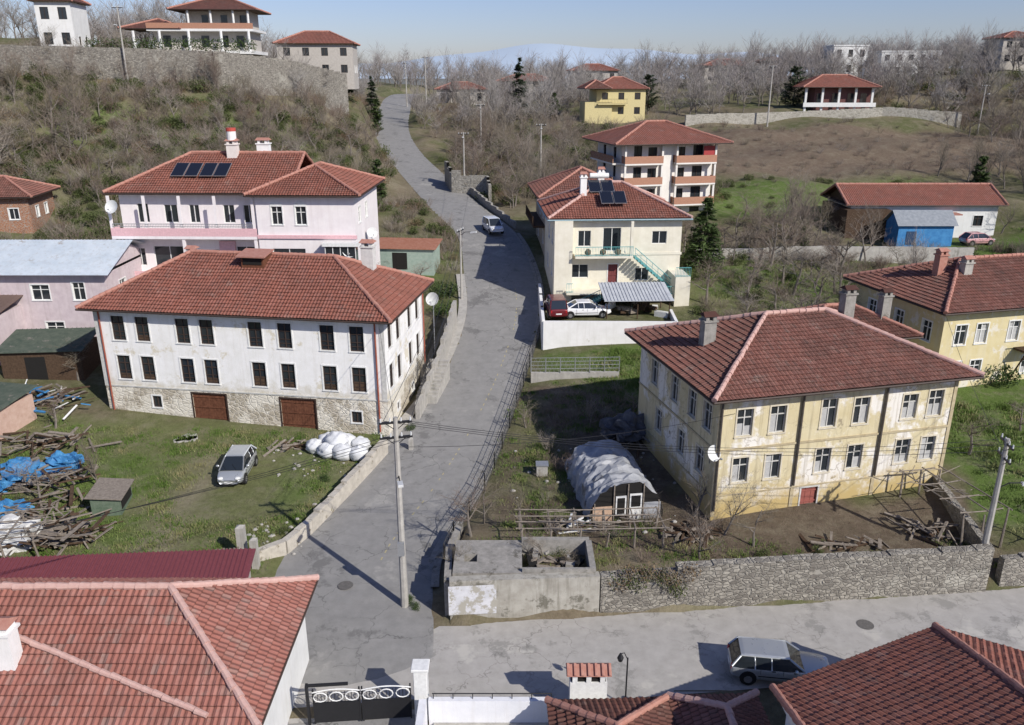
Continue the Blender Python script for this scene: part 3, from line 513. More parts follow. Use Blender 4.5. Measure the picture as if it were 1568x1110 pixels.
# --- cream house with turquoise stairs
M_CR=surf('cream_plaster',(.66,.62,.5),(.78,.74,.63),1,.9,.12,24,streak=((.55,.48,.36),.3)); TURQ=flat('turquoise_paint',(.12,.36,.36),.5)
E,P,mt=building('cream_house',4,76,6,3,12,10,6.5,M_CR,frame=WHITEP,door=flat('maroon_door',(.18,.05,.05)),ops={'F':[(2.8,3.9,1.2,1.5,'plain'),(5.4,3.45,1.7,2.2,'plain'),(9.9,4.1,1.4,1.2,'plain'),(2.4,.9,1.7,1.3,'plain'),(5.6,0,.95,2.2,'door'),(8.4,.6,1.3,1.2,'plain')],'L':[(2,3.9,1,1.4),(5,3.9,1.2,1.4),(2,.8,1,1.3),(6,.8,1,1.3)]})
hip_roof(E,0,12,0,10,6.6,2.6,.7,T_RED,cap=CAPP)
mb=MB(); PF=P['F']
fbx(mb,PF,-.1,12.1,3.05,3.3,0,.06,0); fbx(mb,PF,1.8,7.2,3.05,3.25,.06,1.5,0); railing(mb,PF,1.8,7.2,3.25,1.45,.9,1); railing(mb,PF,7.25,7.3,3.25,.7,.9,1)
fbx(mb,PF,-.1,1.6,-1.8,6.45,0,.9,0); fbx(mb,PF,6.9,7.15,3.25,6.45,1.2,1.45,0)
for (s0,z0,s1,z1,d0) in ((7.4,3.1,11.3,-.2,.9),(4.8,-.1,1.7,-1.6,2.4)):
    n=14
    for i in range(n): s=s0+(s1-s0)*i/n; z=z0+(z1-z0)*i/n; e=s+(s1-s0)/n; fbx(mb,PF,min(s,e),max(s,e),z-.2,z-.02,d0-.5,d0+.5,1)
    mb.tube([PF(s0,z0+.9,d0+.5),PF(s1,z1+.9,d0+.5)],.035,5,1); mb.tube([PF(s0,z0+.45,d0+.5),PF(s1,z1+.45,d0+.5)],.02,5,1)
    for i in range(0,n+1,2): s=s0+(s1-s0)*i/n; z=z0+(z1-z0)*i/n; mb.tube([PF(s,z,d0+.5),PF(s,z+.9,d0+.5)],.02,5,1)
fbx(mb,PF,1.0,6,-.3,-.1,0,1.9,0); railing(mb,PF,1.0,1.6,-.1,1.85,.9,1); railing(mb,PF,4.9,10.8,-.1,2.9,.8,1); fbx(mb,PF,4.9,11.2,-.3,-.1,.0,3.0,0)
fbx(mb,PF,10.9,12.3,-2,1.6,.0,3.2,0); railing(mb,PF,10.9,12.3,1.6,3.1,.9,1)
for s,z in ((3.,3.6),(4.4,3.6),(5.8,3.6)): mb.blob(PF(s,z,1.2),(.3,.25,.3),3,.3,8,6,int(s*7))
mb.build('stairs_balcony',E,[M_CR,TURQ,WHITEP,surf('plant_pots',(.05,.1,.03),(.3,.12,.08),9)])
mb=MB()
for a,q in (((-.72,-.72),(12.72,-.72)),((-.72,-.72),(-.72,10.7)),((12.72,-.72),(12.72,10.7))): mb.tube([(a[0],a[1],6.5),(q[0],q[1],6.5)],.1,4,0)
mb.build('fascia',E,[flat('blue_grey_fascia',(.3,.42,.46))])
solar(E,5.0,1.6,7.75,25,0,2,False); solar(E,4.2,4.0,8.5,25,0,2); chimney(E,3.0,3.2,8,9.9,.6,.6,M_W1); chimney(E,5.2,6.5,8,10,.6,.6,M_W1)
# carport
E=empty('carport',(8.3,68.9,4.9),rad(2)); mb=MB()
for x in (0,2.7,5.5):
    for y in (0,3.5): mb.tube([(x,y,0),(x,y,1.7+y*.15)],.05,6,1)
mb.add([(-.3,-.4,1.75),(5.8,-.4,1.75),(5.8,3.9,2.35),(-.3,3.9,2.35),(-.3,-.4,1.7),(5.8,-.4,1.7),(5.8,3.9,2.3),(-.3,3.9,2.3)],[(0,1,2,3),(4,7,6,5),(4,5,1,0),(5,6,2,1),(7,4,0,3)],0)
for i in range(20): x=-.3+i*.3; mb.add([(x,-.42,1.8),(x+.1,-.42,1.8),(x+.1,3.9,2.4),(x,3.9,2.4)],[(0,1,2,3)],0)
for i in range(14): mb.bx((R.uniform(.5,5.2),R.uniform(.6,3.2),R.uniform(.2,1.1)),(R.uniform(.3,1.4),.5,R.uniform(.2,.6)),R.choice((1,2,3)),rz=R.uniform(0,3))
mb.build('carport_frame',E,[GALV,WOODD,WOODG,WHITEP])
# --- house behind cream
E,P,_=building('brown_roof_house',3.6,88.5,6.5,4,9,10,6.2,surf('tan_plaster',(.4,.33,.25),(.5,.43,.33)),frame=BROWNF,ops={'F':[(1.5,3.8,1,1.4),(4,3.8,1,1.4)],'L':[(2,3.8,1,1.4),(5,3.8,1,1.4),(2,1,1,1.4),(7,1,1,1.4)]}); hip_roof(E,0,9,0,10,6.3,2.5,.9,T_OLD)
mb=MB(); fbx(mb,P['L'],0,10,3.0,3.2,0,1.3,0); railing(mb,P['L'],0,10,3.2,1.25,.9,0); mb.build('balcony',E,[WOODD])
# --- apartment tower
M_TW=surf('tower_plaster',(.68,.65,.6),(.78,.75,.7),1); M_OR=flat('orange_parapet',(.4,.21,.14),.8)
ops=[]
for fl in range(4):
    z=.2+fl*2.65; ops+=[(2.2,z+.2,1.1,2.0,'plain'),(4.2,z+.7,1.2,1.3,'plain'),(8.2,z+.7,1.0,1.3,'plain'),(10.5,z+.2,1.4,2.0,'plain')]
E,P,_=building('apartment_block',14,107,6.3,13,12.6,9.5,10.6,M_TW,frame=BROWNF,ops={'F':ops,'L':[(2.5,z,1.1,1.4) for z in (1,3.6,6.3,8.7)]+[(6.5,z,1.1,1.4) for z in (1,3.6,6.3,8.7)]})
hip_roof(E,-.8,13.4,-1.2,10.3,10.7,2.4,.9,T_REDF,False)
mb=MB(); PF=P['F']
for fl in range(1,4):
    z=.2+fl*2.65
    for a,q in ((0,5.2),(7.0,12.6)):
        fbx(mb,PF,a,q,z-.1,z+.1,0,1.3,0); fbx(mb,PF,a,q,z+.1,z+1.0,1.18,1.3,1); fbx(mb,PF,a,a+.1,z+.1,z+1,0,1.18,1); fbx(mb,PF,q-.1,q,z+.1,z+1,0,1.18,1)
    fbx(mb,P['L'],0,9,z-.1,z+.1,0,1.2,0); fbx(mb,P['L'],0,9,z+.1,z+1.,1.1,1.2,2)
for a in (.0,5.0,7.0,12.35): fbx(mb,PF,a,a+.25,-1,10.6,.95,1.18,0)
fbx(mb,PF,5.4,6.8,-1,10.6,.02,.5,0); fbx(mb,PF,10.8,12.3,8.9,10.3,1.0,1.1,3)
mb.build('balconies',E,[M_TW,M_OR,M_BR,flat('red_awning',(.35,.05,.05))])
# --- long red roofed house right
M_WH=surf('white_render',(.66,.66,.64),(.76,.76,.74),1,streak=((.5,.47,.4),.35))
E,P,_=building('red_roofed_farmhouse',42.5,103,6.2,0,18.5,8,3.6,M_WH,frame=BROWNF,ops={'F':[(7.5,.9,1.2,1.2),(10,.9,1,1.2),(12.,0,1,2.1,'door'),(16.2,1,1.2,1.3)]}); hip_roof(E,0,18.5,0,8,3.7,2.0,.7,T_REDF,False,il=0,ir=0,wall=WOODD)
mb=MB(); mb.box(-1,4.5,-1.5,7,-1,3.2,0); mb.box(11,13.2,-1.8,-.1,2.6,2.75,1); mb.build('porch_and_woodshed',E,[WOODD,CAP])
E=empty('blue_tarp_hut',(46.3,97.5,5.9),0); mb=MB(); mb.box(0,6.6,0,3.5,-1,2.3,0); mb.add([(-.3,-.4,2.3),(6.9,-.4,2.3),(6.9,1.7,3.9),(-.3,1.7,3.9),(6.9,4,2.3),(-.3,4,2.3)],[(0,1,2,3),(3,2,4,5)],1); mb.add([(0,0,2.3),(0,3.5,2.3),(0,1.7,3.7)],[(0,1,2)],0); mb.box(1,2.2,-.04,.02,0,1.6,2); mb.build('hut',E,[surf('blue_tarp',(.04,.17,.4),(.08,.28,.55),1.5,.5),surf('grey_sheet_roof',(.2,.22,.24),(.3,.32,.34)),flat('navy',(.03,.06,.12))])
# --- far houses
def far_house(name,x,y,W,D,H,wall,ang=0,z=None,roofm=T_REDF,rise=1.8,nf=2,frame=BROWNF,o=.6):
    z=gz(x+W/2,y+D/2) if z is None else z; ops=[]
    fh=H/nf
    for f_ in range(nf):
        n=max(2,int(W/3)); ops+=[(W*(i+.5)/n,f_*fh+fh*.3,1.2,fh*.48,'plain') for i in range(n)]
    E,P,_=building(name,x,y,z,ang,W,D,H,wall,frame=frame,ops={'F':ops,'L':[(D*.3,fh*.3,1,1.2),(D*.7,fh*.3,1,1.2)],'R':[(D*.3,fh*.3,1,1.2),(D*.7,fh*.3,1,1.2)]})
    if roofm: hip_roof(E,0,W,0,D,H+.1,rise,o,roofm,False,gut=False)
    else:
        mb=MB(); mb.box(-.15,W+.15,-.15,D+.15,H+.003,H+.3,0); mb.build('flat_roof',E,[wall])
    return E,P
M_YF=flat('soft_yellow_render',(.58,.5,.26),.8); M_GR=surf('grey_render',(.4,.37,.33),(.5,.47,.43))
E,P=far_house('yellow_villa',17,172,10,8,5.6,M_YF,6,z=17,rise=2.2); mb=MB(); fbx(mb,P['F'],0,6,2.7,2.9,0,1.5,0); railing(mb,P['F'],0,6,2.9,1.45,.9,1,.3); mb.box(-2.5,3,-.8,5,-1,3.2,0); mb.build('wing',E,[M_YF,BROWNF]); hip_roof(E,-2.5,2,-2,5,5.8,1.5,.5,T_DARKF,False)
far_house('far_red_roof_house',-20,228,13,9,4,M_GR,4,nf=1); far_house('far_grey_house',-4,240,15,9,4.5,M_GR,-5); far_house('far_tiled_house',17,245,13,9,5.5,M_GR,3,z=21); far_house('far_village_house',56,252,14,9,4.5,M_GR); far_house('far_small_house',72,250,7,7,5,M_BR,rise=1.2)
far_house('hill_villa',-42.5,158,13.5,9,5.8,M_GR,5,z=24.8,rise=2.2)
far_house('white_flat_house',84,228,9,8,7.5,M_WH,0,z=25,roofm=None); far_house('white_modern_house',95,224,15,9,6,M_WH,-3,z=25,roofm=None); far_house('stone_hill_house',115,205,9,8,6,M_GR,z=27.5,rise=1.5); far_house('unfinished_brick_house',117,188,11,9,7.5,M_BR,-6,z=26.5,roofm=T_REDF,rise=1.2,frame=WHITEP)
far_house('left_hill_white_house',-70.5,131,5,7,7,M_WH,8,z=28.5,roofm=T_DARKF)
# pavilion villa
E=empty('pavilion_villa',(57.5,168,19.3),rad(-2)); mb=MB(); mb.box(2,13,1,8,-1,3.6,0)
for x in (0,3.2,6.4,9.6,12.8): mb.box(x-.2,x+.2,-.2,.2,-1,3.7,1)
for x in (3,6,9,11.5): mb.box(x-.6,x+.6,.93,1.02,.6,2.6,2)
mb.box(-.5,13.5,-.6,-.4,.1,.9,1); mb.build('walls',E,[flat('dark_maroon_wall',(.14,.06,.055)),M_WH,GLASS]); hip_roof(E,0,13,0,8,3.8,2.2,1.,T_REDF,False)
# top-left villa with terrace
E=empty('hillside_villa',(-60.0,138,28.9),rad(4)); mb=MB(); mb.box(3,18,2,10,-3,2.9,0); mb.box(0,19,-.5,10,-.5,0,1); mb.box(2.5,19,.3,10,2.9,3.25,1); mb.box(8,18,3,9.5,3.25,6.0,0)
for x in (0.5,4.5,9,14,18.3): mb.tube([(x,0,-3),(x,0,2.9)],.22,10,1)
for x in (9,12.5,16,18.3): mb.tube([(x,.7,3.25),(x,.7,6)],.18,10,1)
for x in (5,8,11,14,16.5):
    mb.box(x-.6,x+.6,1.95,2.02,.6,2.3,2)
    if x<12: mb.box(x+5.5,x+6.5,2.95,3.02,3.8,5.4,2)
mb.box(2.5,19,.3,.4,3.25,4.1,3); mb.build('walls_columns',E,[M_GR,WHITEP,GLASS,M_OR]); hip_roof(E,7,19,1,10,6.1,2.0,.9,T_DARKF,False); hip_roof(E,-1,7,1,9,3.3,1.6,.8,T_DARKF,False)
# ================================================================ foreground roofs
E=empty('foreground_tiled_house',(-28.5,22.2,0),0); mb=MB(); mb.box(0,19.3,.5,8.3,-2,3.85,0); mb.build('walls',E,[M_WH])
hip_roof(E,0,19.4,.45,8.35,3.95,2.6,.45,T_PINK,cap=CAPP)
mb=MB(); caps(mb,(9,3.1,5.85),(18,.3,4.2),.11,0,.08); mb.build('extra_caps',E,[CAPP])
chimney(E,10.4,2.0,4.6,6.4,.7,.6,M_W1,CAP)
E=empty('maroon_sheet_roof_shed',(-31,31.6,0),rad(4)); mb=MB(); mb.box(0,18.3,.2,1.6,-1,2.7,0)
mb.add([(-.2,0,2.7),(18.6,0,2.7),(18.6,1.9,3.15),(-.2,1.9,3.15),(-.2,0,2.62),(18.6,0,2.62),(18.6,1.9,3.07),(-.2,1.9,3.07)],[(0,1,2,3),(4,7,6,5),(4,5,1,0),(5,6,2,1),(6,7,3,2)],1)
for i in range(85): x=-.15+i*.22; mb.bx((x,.95,2.955),(.07,1.95,.05),1,rx=math.atan2(.45,1.9))
mb.build('sheet_roof',E,[CONC,flat('maroon_sheet',(.17,.05,.06),.5)])
E=empty('corner_tiled_house',(0,0,0),0); K=(17.1,27.6,4.0);L_=(9.5,24.1,4.0);Rr=(24.8,23.1,4.0);AP=(16.6,19.4,6.7); P3=(AP[0]+(L_[0]-K[0])*.95,AP[1]+(L_[1]-K[1])*.95,6.7); P4=(AP[0]+7.7,AP[1]-4.5,6.7)
roof_mesh('roof',E,[(L_,K,AP,P3),(K,Rr,P4,AP)],T_RED); mb=MB(); caps(mb,K,AP,.14,0,.08); caps(mb,L_,P3,.13,0,.05); caps(mb,P3,AP,.14,0,.08); caps(mb,AP,P4,.14,0,.08); mb.build('ridge_caps',E,[CAP])
mb=MB(); bw=[(9.9,23.6),(17.05,26.9),(24.4,22.6),(24,14),(10,14)]; n=len(bw); vs=[(a,q,-1) for a,q in bw]+[(a,q,3.95) for a,q in bw]; mb.add(vs,[(i,(i+1)%n,n+(i+1)%n,n+i) for i in range(n)]+[tuple(range(n,2*n))],0)
mb.tube([L_,K],.07,6,1); mb.tube([K,Rr],.07,6,1); mb.add([L_,(10,14,3.96),P3],[(0,1,2)],0); mb.build('walls',E,[M_W1,BROWNF])
E=empty('courtyard_outbuilding',(1.8,21.6,0),rad(2)); mb=MB(); mb.box(0,7.9,.3,4.7,-1,1.4,0); mb.build('walls',E,[M_W1]); hip_roof(E,0,4.3,0,4.4,1.5,.9,.25,T_DARK,il=0,wall=M_W1,gut=False); hip_roof(E,4.9,8,0,4.6,1.4,1.0,.25,T_OLD,cap=CAPP,gut=False)
E=empty('tiled_chimney',(3.1,27.1,0),0); mb=MB(); mb.box(-.75,.75,-.28,.28,0,1.9,0)
for k in (-.66,-.1,.46): mb.box(k-.0,k+.2,-.28,.28,1.9,2.3,0)
mb.box(-.7,.7,-.2,.2,1.9,2.0,2); mb.add([(-.9,-.42,2.32),(.9,-.42,2.32),(.9,.42,2.32),(-.9,.42,2.32),(-.9,0,2.6),(.9,0,2.6)],[(0,1,5,4),(2,3,4,5),(0,4,3),(1,2,5),(0,3,2,1)],1)
for k in range(7): mb.tube([(-.85+k*.28,-.42,2.36),(-.85+k*.28,0,2.63)],.07,6,1)
mb.build('stack',E,[WHITEP,CAP,DARK])
mb=MB(); mb.box(-3.4,1.6,26.7,26.95,-.5,1.1,0); mb.box(-3.75,-3.45,18,26.6,-.5,1.3,0); mb.box(-3.2,1.6,18,26.69,-.4,.02,1); mb.build('courtyard_wall',None,[surf('white_wall_paint',(.68,.69,.72),(.78,.78,.8),1.2,streak=((.5,.48,.45),.4)),CONC])
mb=MB(); mb.tube([(-3.25,26.85,1.35),(1.6,26.85,1.35)],.025,5,0); [mb.tube([(-3.2+i*.8,26.85,1.1),(-3.2+i*.8,26.85,1.35)],.02,5,0) for i in range(7)]; mb.build('wall_top_rail',None,[IRON])
E=empty('wrought_iron_gate',(-8.2,26.6,0),rad(5)); mb=MB()
for (a,q) in ((0.15,2.05),(2.1,4.1)):
    mb.box(a,q,-.03,.03,.1,1.0,0); mb.box(a,q,-.04,.04,1.0,1.07,0)
    for x in (a,q-.06): mb.box(x,x+.06,-.045,.045,.05,1.75,0)
    n=int((q-a)/.13)
    for i in range(n): x=a+(i+.5)*(q-a)/n; mb.tube([(x,0,1.07),(x,0,1.6)],.012,4,0)
    for j in range(3):
        cx=a+(q-a)*(j+.5)/3; pts=[(cx+.27*math.cos(th),-.05,1.38+.22*math.sin(th)) for th in [2*math.pi*k/12 for k in range(13)]]; mb.tube(pts,.025,5,1)
    pts=[(a+(q-a)*k/10,-.04,1.62+.12*math.sin(math.pi*k/10)) for k in range(11)]; mb.tube(pts,.03,5,1)
mb.box(-.1,0,-.1,.1,0,2.0,0); mb.box(0,1.6,-.05,.05,1.9,2.0,0)
mb.build('gate_leaves',E,[IRON,WHITEP])
mb=MB(); mb.box(-4.0,-3.45,26.95,27.5,-.3,2.35,0); mb.box(-4.08,-3.37,26.87,27.58,2.35,2.48,0); mb.build('gate_post',None,[WHITEP],bevel=.02)
# ================================================================ walls
def poly_wall(name,pts,h,th,mat,step=.8,cap=None,rough=.05):
    mb=MB()
    for i in range(len(pts)-1):
        a=Vector(pts[i][:2]);b=Vector(pts[i+1][:2]); L=(b-a).length;n=max(1,int(L/step)); d=(b-a).normalized(); nr=Vector((-d.y,d.x))*th/2
        za=pts[i][2];zb=pts[i+1][2]
        for k in range(n):
            p=a+(b-a)*k/n;q=a+(b-a)*(k+1)/n; z0=za+(zb-za)*k/n+R.uniform(-rough,rough)
            gl=min(gz(p.x,p.y),gz(q.x,q.y))-1.5
            vs=[(p.x-nr.x,p.y-nr.y,gl),(q.x-nr.x,q.y-nr.y,gl),(q.x+nr.x,q.y+nr.y,gl),(p.x+nr.x,p.y+nr.y,gl)]; vs+=[(v[0],v[1],z0) for v in vs]
            mb.add(vs,[(0,1,5,4),(2,3,7,6),(4,5,6,7),(3,0,4,7)]+([(1,2,6,5)] if k==n-1 else []),0)
    return mb.build(name,None,[mat])
M_SW=masonry('rubble_stone',(.22,.2,.175),(.45,.42,.36),(.33,.31,.27),3.4,6.0,1.0,patch=((.4,.38,.33),.35,.58))
poly_wall('stone_retaining_wall',[(4.3,34.05,2.2),(8,34.4,2.25),(8.05,34.4,2.5),(24.2,35.8,2.6)],0,.5,M_SW,.9,rough=.05)
poly_wall('concrete_retaining_wall',[(-3.0,33.45,2.3),(4.25,34.05,2.15)],0,.45,surf('stained_concrete',(.3,.28,.24),(.46,.44,.39),1.5,bs=.5,patch=((.18,.17,.14),.8,.56),streak=((.12,.11,.08),.8)),1.5,rough=.02)
mb=MB(); mb.bx((-1.9,33.27,1.25),(2.3,.03,1.6),0,rz=rad(4.7)); mb.build('whitewash_patch',None,[surf('whitewash',(.5,.5,.52),(.66,.66,.68),2,patch=((.38,.36,.31),1.5,.5))])
poly_wall('garden_side_wall',[(-3.1,33.6,2.1),(-3.3,37.2,1.6),(-2.9,40,1.4)],0,.35,CONCD,.9)
poly_wall('yard_wall',[(-14.1,37.7,1.0),(-12.5,39,1.05),(-11.6,41.1,1.15),(-8.6,50.4,1.95)],0,.4,surf('yard_wall_stone',(.38,.35,.3),(.55,.51,.44),2,bs=.8,bscale=6,patch=((.25,.22,.17),1.5,.58)),.8,rough=.06)
poly_wall('terrace_wall',[(2.7,78,5.9),(2.65,66.3,5.5),(13.9,66.1,5.5),(14.1,70,5.6)],0,.25,M_W1,3,rough=.0)
poly_wall('house_side_wall',[(-6.9,55,2.6),(-5.9,62,4.2),(-5.6,66,5.0),(-5.2,72,6)],0,.3,CONC,1.5)
poly_wall('lot_fence_base',[(1.5,60.5,3.0),(8.4,60.2,3.2)],0,.3,CONC,2.,rough=.0)
poly_wall('hilltop_stone_wall',[(-75,124,29.3),(-60,127,29),(-45,131,28.6),(-36,141,27.4),(-30,156,25.3)],0,.5,M_SW,2)
poly_wall('field_stone_wall',[(33,162,18.2),(53,165,18.6),(72,166,19.4),(86,163,18.5)],0,.5,masonry('pale_rubble',(.35,.33,.28),(.5,.47,.41),(.4,.38,.33),1.2,2,.5),2)
poly_wall('roadside_ruined_wall',[(-10,126,13.0),(-8.6,119,12.2),(-3.5,117.5,11.4),(-3,113,10.6)],0,.4,masonry('ruin_stone',(.3,.28,.24),(.5,.47,.41),(.4,.38,.33)),1.2,rough=.4)
poly_wall('roadside_low_wall',[(.4,100,8.3),(-3.4,110.2,9.6),(-9.4,130,11.2)],0,.3,CONCD,2)
poly_wall('orchard_wall',[(20,88,7.2),(34,90,7.2),(52,91,6.8)],0,.3,CONC,2)
poly_wall('right_side_wall',[(24.3,36,2.4),(25.3,44,2.6),(27,52,3.4)],0,.35,M_SW,1)
poly_wall('street_corner_wall',[(25,36,1.9),(30,36.6,2.0),(45,38,2.4)],0,.4,M_SW,1)
def fence(name,pts,h,mat,st=2.2,rails=4,r=.02,posts=.04):
    E=empty(name,(0,0,0)); mb=MB()
    for i in range(len(pts)-1):
        a=Vector(pts[i]);b=Vector(pts[i+1]);n=max(1,round((b-a).length/st))
        for k in range(n+1):
            p=a+(b-a)*k/n; mb.tube([p,p+Vector((0,0,h))],posts,5,0)
        for j in range(rails): z=h*(j+1)/rails-.03; mb.tube([a+Vector((0,0,z)),b+Vector((0,0,z))],r,4,0)
        n=int((b-a).length/.35)
        for k in range(n):
            p=a+(b-a)*k/n;q=a+(b-a)*(k+1)/n; mb.tube([p,q+Vector((0,0,h))],.007,3,0,False); mb.tube([p+Vector((0,0,h)),q],.007,3,0,False)
    return mb.build('posts_mesh',E,[mat])
def offp(i,s,dz=0): p=MAINS[i]; return (p[0]+ns[i][0]*p[3]*s,p[1]+ns[i][1]*p[3]*s,p[2]+dz)
fence('road_mesh_fence',[offp(i,1.12,.1) for i in range(12,38,2)],1.25,flat('dark_fence_wire',(.06,.06,.06)))
fence('lot_fence',[(1.5,60.5,3.0),(8.4,60.2,3.2)],1.2,STEEL,1.2); fence('stair_handrail',[(-6.8,57,3.2),(-6.2,61,4.2),(-5.5,66,5.2)],1.0,IRON,1.5)
E=empty('picket_fence',(0,0,0)); mb=MB()
for i in range(30):
    f_=i/29; x=-19.5+f_*5.0;y=36.2+f_*1.3; z=.55; mb.bx((x,y,z+.5),(.1,.03,1.0+R.uniform(-.1,.1)),0,rx=R.uniform(-.08,.08),ry=R.uniform(-.06,.06))
mb.build('pickets',E,[WOODG])
def cpost(x,y,h,s=.3):
    mb=MB(); mb.box(-s/2,s/2,-s/2,s/2,-.5,h,0); mb.add([(-s/2,-s/2,h),(s/2,-s/2,h),(s/2,s/2,h),(-s/2,s/2,h),(0,0,h+.12)],[(0,1,4),(1,2,4),(2,3,4),(3,0,4)],0); mb.build('concrete_gate_post',None,[CONC],loc=(x,y,gz(x,y)))
cpost(-14.4,37.9,2.1,.42); cpost(-13.6,37.4,1.7,.35); cpost(-20.6,35.6,1.5,.35); cpost(-6.9,50.8,.8,.3)
E=empty('ruined_concrete_room',(-2.9,33.9,0)); mb=MB(); mb.box(0,3.4,.2,1.2,1.0,2.2,0); mb.box(0,.5,1.2,1.9,1.0,2.2,0); mb.box(1.15,3.4,1.2,1.9,1.0,2.2,0); mb.box(0,3.4,1.9,3.2,1.,2.2,0); mb.box(.5,1.15,1.2,1.9,1.,1.5,1)
for (x0,x1,y0,y1) in ((3.4,6.9,2.9,3.2),(6.7,7.0,.3,2.9),(3.4,6.7,.25,.4)): mb.box(x0,x1,y0,y1,.8,2.4,0)
for i in range(30): mb.bx((R.uniform(3.7,6.4),R.uniform(.6,2.7),1.5+R.random()*.5),(R.uniform(.1,1.3),R.uniform(.05,.3),R.uniform(.04,.2)),R.choice((1,2,2,0)),rz=R.uniform(0,3),ry=R.uniform(-.4,.4))
mb.build('slab_walls',E,[CONCD,DARK,WOODG,WHITEP])
def wood_frame(name,x,y,W,D,h,rz=0,nx=4,jk=.12):
    E=empty(name,(x,y,gz(x,y)),rad(rz)); mb=MB(); j=lambda:R.uniform(-jk,jk)
    for i in range(nx+1):
        for yy in (0,D): mb.tube([(W*i/nx+j(),yy+j(),-.3),(W*i/nx+j(),yy+j(),h+R.uniform(-.2,.15))],[.075,.05],6)
        if R.random()<.8: mb.tube([(W*i/nx+j(),-.2,h+j()*.4),(W*i/nx+j(),D+.2,h+j()*.4)],.04,5)
    for yy in (0,D*.33,D*.66,D): mb.tube([(-.3,yy+j(),h+.08),(W*.5,yy+j(),h+.03+j()*.3),(W+R.uniform(-.6,.3),yy+j(),h+.05)],.038,5)
    for i in range(16): a=(R.uniform(0,W),R.uniform(0,D),h+.1); mb.tube([a,(a[0]+R.uniform(-2,2),a[1]+R.uniform(-.8,.8),h+R.uniform(0,.3))],.022,4)
    mb.build('timbers',E,[WOODG])
wood_frame('grape_pergola',.5,37.2,7.5,2.0,1.2,2,5); wood_frame('timber_pergola',23.6,37.5,2.6,5,2.0,12,2); wood_frame('wooden_trellis',-29.5,36.5,4.5,3,1.5,10,3)
# ================================================================ poles, lamps, wires
def pole(name,x,y,h,z=None,lamp=None,arms=2,r=.17,mat=CONC,az=0):
    z=gz(x,y) if z is None else z; E=empty(name,(x,y,z),rad(az)); mb=MB(); mb.tube([(0,0,-.5),(0,0,h)],[r,r*.55],8,0)
    for k in range(arms):
        zz=h-.25-k*.75; mb.box(-.75,.75,-.05,.05,zz-.05,zz+.05,1)
        for q in (-.68,-.25,.25,.68): mb.tube([(q,0,zz+.05),(q,0,zz+.22)],[.05,.035],6,2)
        mb.tube([(-.5,0,zz),(0,0,zz-.4)],.02,4,1); mb.tube([(.5,0,zz),(0,0,zz-.4)],.02,4,1)
    if lamp:
        hz=lamp; mb.tube([(0,0,hz),(.0,-.5,hz+.35),(0,-1.1,hz+.4)],.03,6,1); mb.bx((0,-1.35,hz+.38),(.24,.6,.12),2,rx=rad(-8))
    mb.build('pole_parts',E,[mat,IRON,LGREY]); return E
pole('utility_pole',-5.34,34.4,10.3,0,7.2,2,.2,az=12)
pole('utility_pole',24.1,36.2,8.2,.2,5.5,2,.2,az=80)
pole('street_lamp_pole',-4.9,77,7,None,6.3,1,.13,az=70); pole('utility_pole',48.7,162,11,None,None,1,.18); pole('utility_pole',-5.5,150,9,None,8,1,.16); pole('utility_pole',4.4,128,9,None,8,1,.16); pole('utility_pole',-56.5,127,11,None,8,1,.16); pole('utility_pole',-21,210,13,None,11,1,.18); pole('utility_pole',-27.5,224,11,None,9,1,.18); pole('utility_pole',88,160,9,None,7,1,.15); pole('utility_pole',-7,122,8,None,7,1,.15)
mb=MB(); mb.box(-.15,.15,-.1,.1,3.2,3.9,0); mb.build('pole_box',None,[STEEL],loc=(-5.34,34.1,0))
def wires(pairs):
    mb=MB()
    for a,b,sag in pairs:
        a=Vector(a);b=Vector(b); pts=[]
        for k in range(13): t_=k/12; p=a.lerp(b,t_); p.z-=sag*4*t_*(1-t_); pts.append(p)
        mb.tube(pts,.014,3,0,False)
    mb.build('overhead_wires',None,[IRON])
wp=[]
for q in (-.6,0,.6):
    wp+=[((-5.3+q,34.4,10.1),(24.1,36.2+q,8.1),.9),((-5.3+q,34.4,10.1),(-4.9+q*.5,77,11.2),1.2),((-5.3+q,34.4,9.3),(-34,20+q,9),.8)]
wp+=[((-5.3,34.4,9.4),(-8.9,52.5,9),.3),((-5.3,34.4,8.8),(12,40.5,7.9),.5),((24.1,36.2,8),(60,38,8.5),.8),((24.1,36.2,7.6),(30.9,56,9),.4),((-4.9,77,11),(-5.5,122,15),1)]
wires(wp)
E=empty('garden_lantern',(4.75,27.6,0)); mb=MB(); mb.tube([(0,0,0),(0,0,2.5)],.035,6); mb.tube([(0,0,2.4),(-.15,0,2.75),(-.3,0,2.7)],.02,5); mb.tube([(-.3,0,2.72),(-.3,0,2.5),(-.3,0,2.35)],[.04,.14,.09],8); mb.build('lantern',E,[IRON])
dish(-6.4,64,8.0,-15,.55)
mb=MB(); mb.tube([(-6.4,64.2,3),(-6.4,64.2,7.6)],.04,6); mb.build('dish_mast',None,[STEEL])
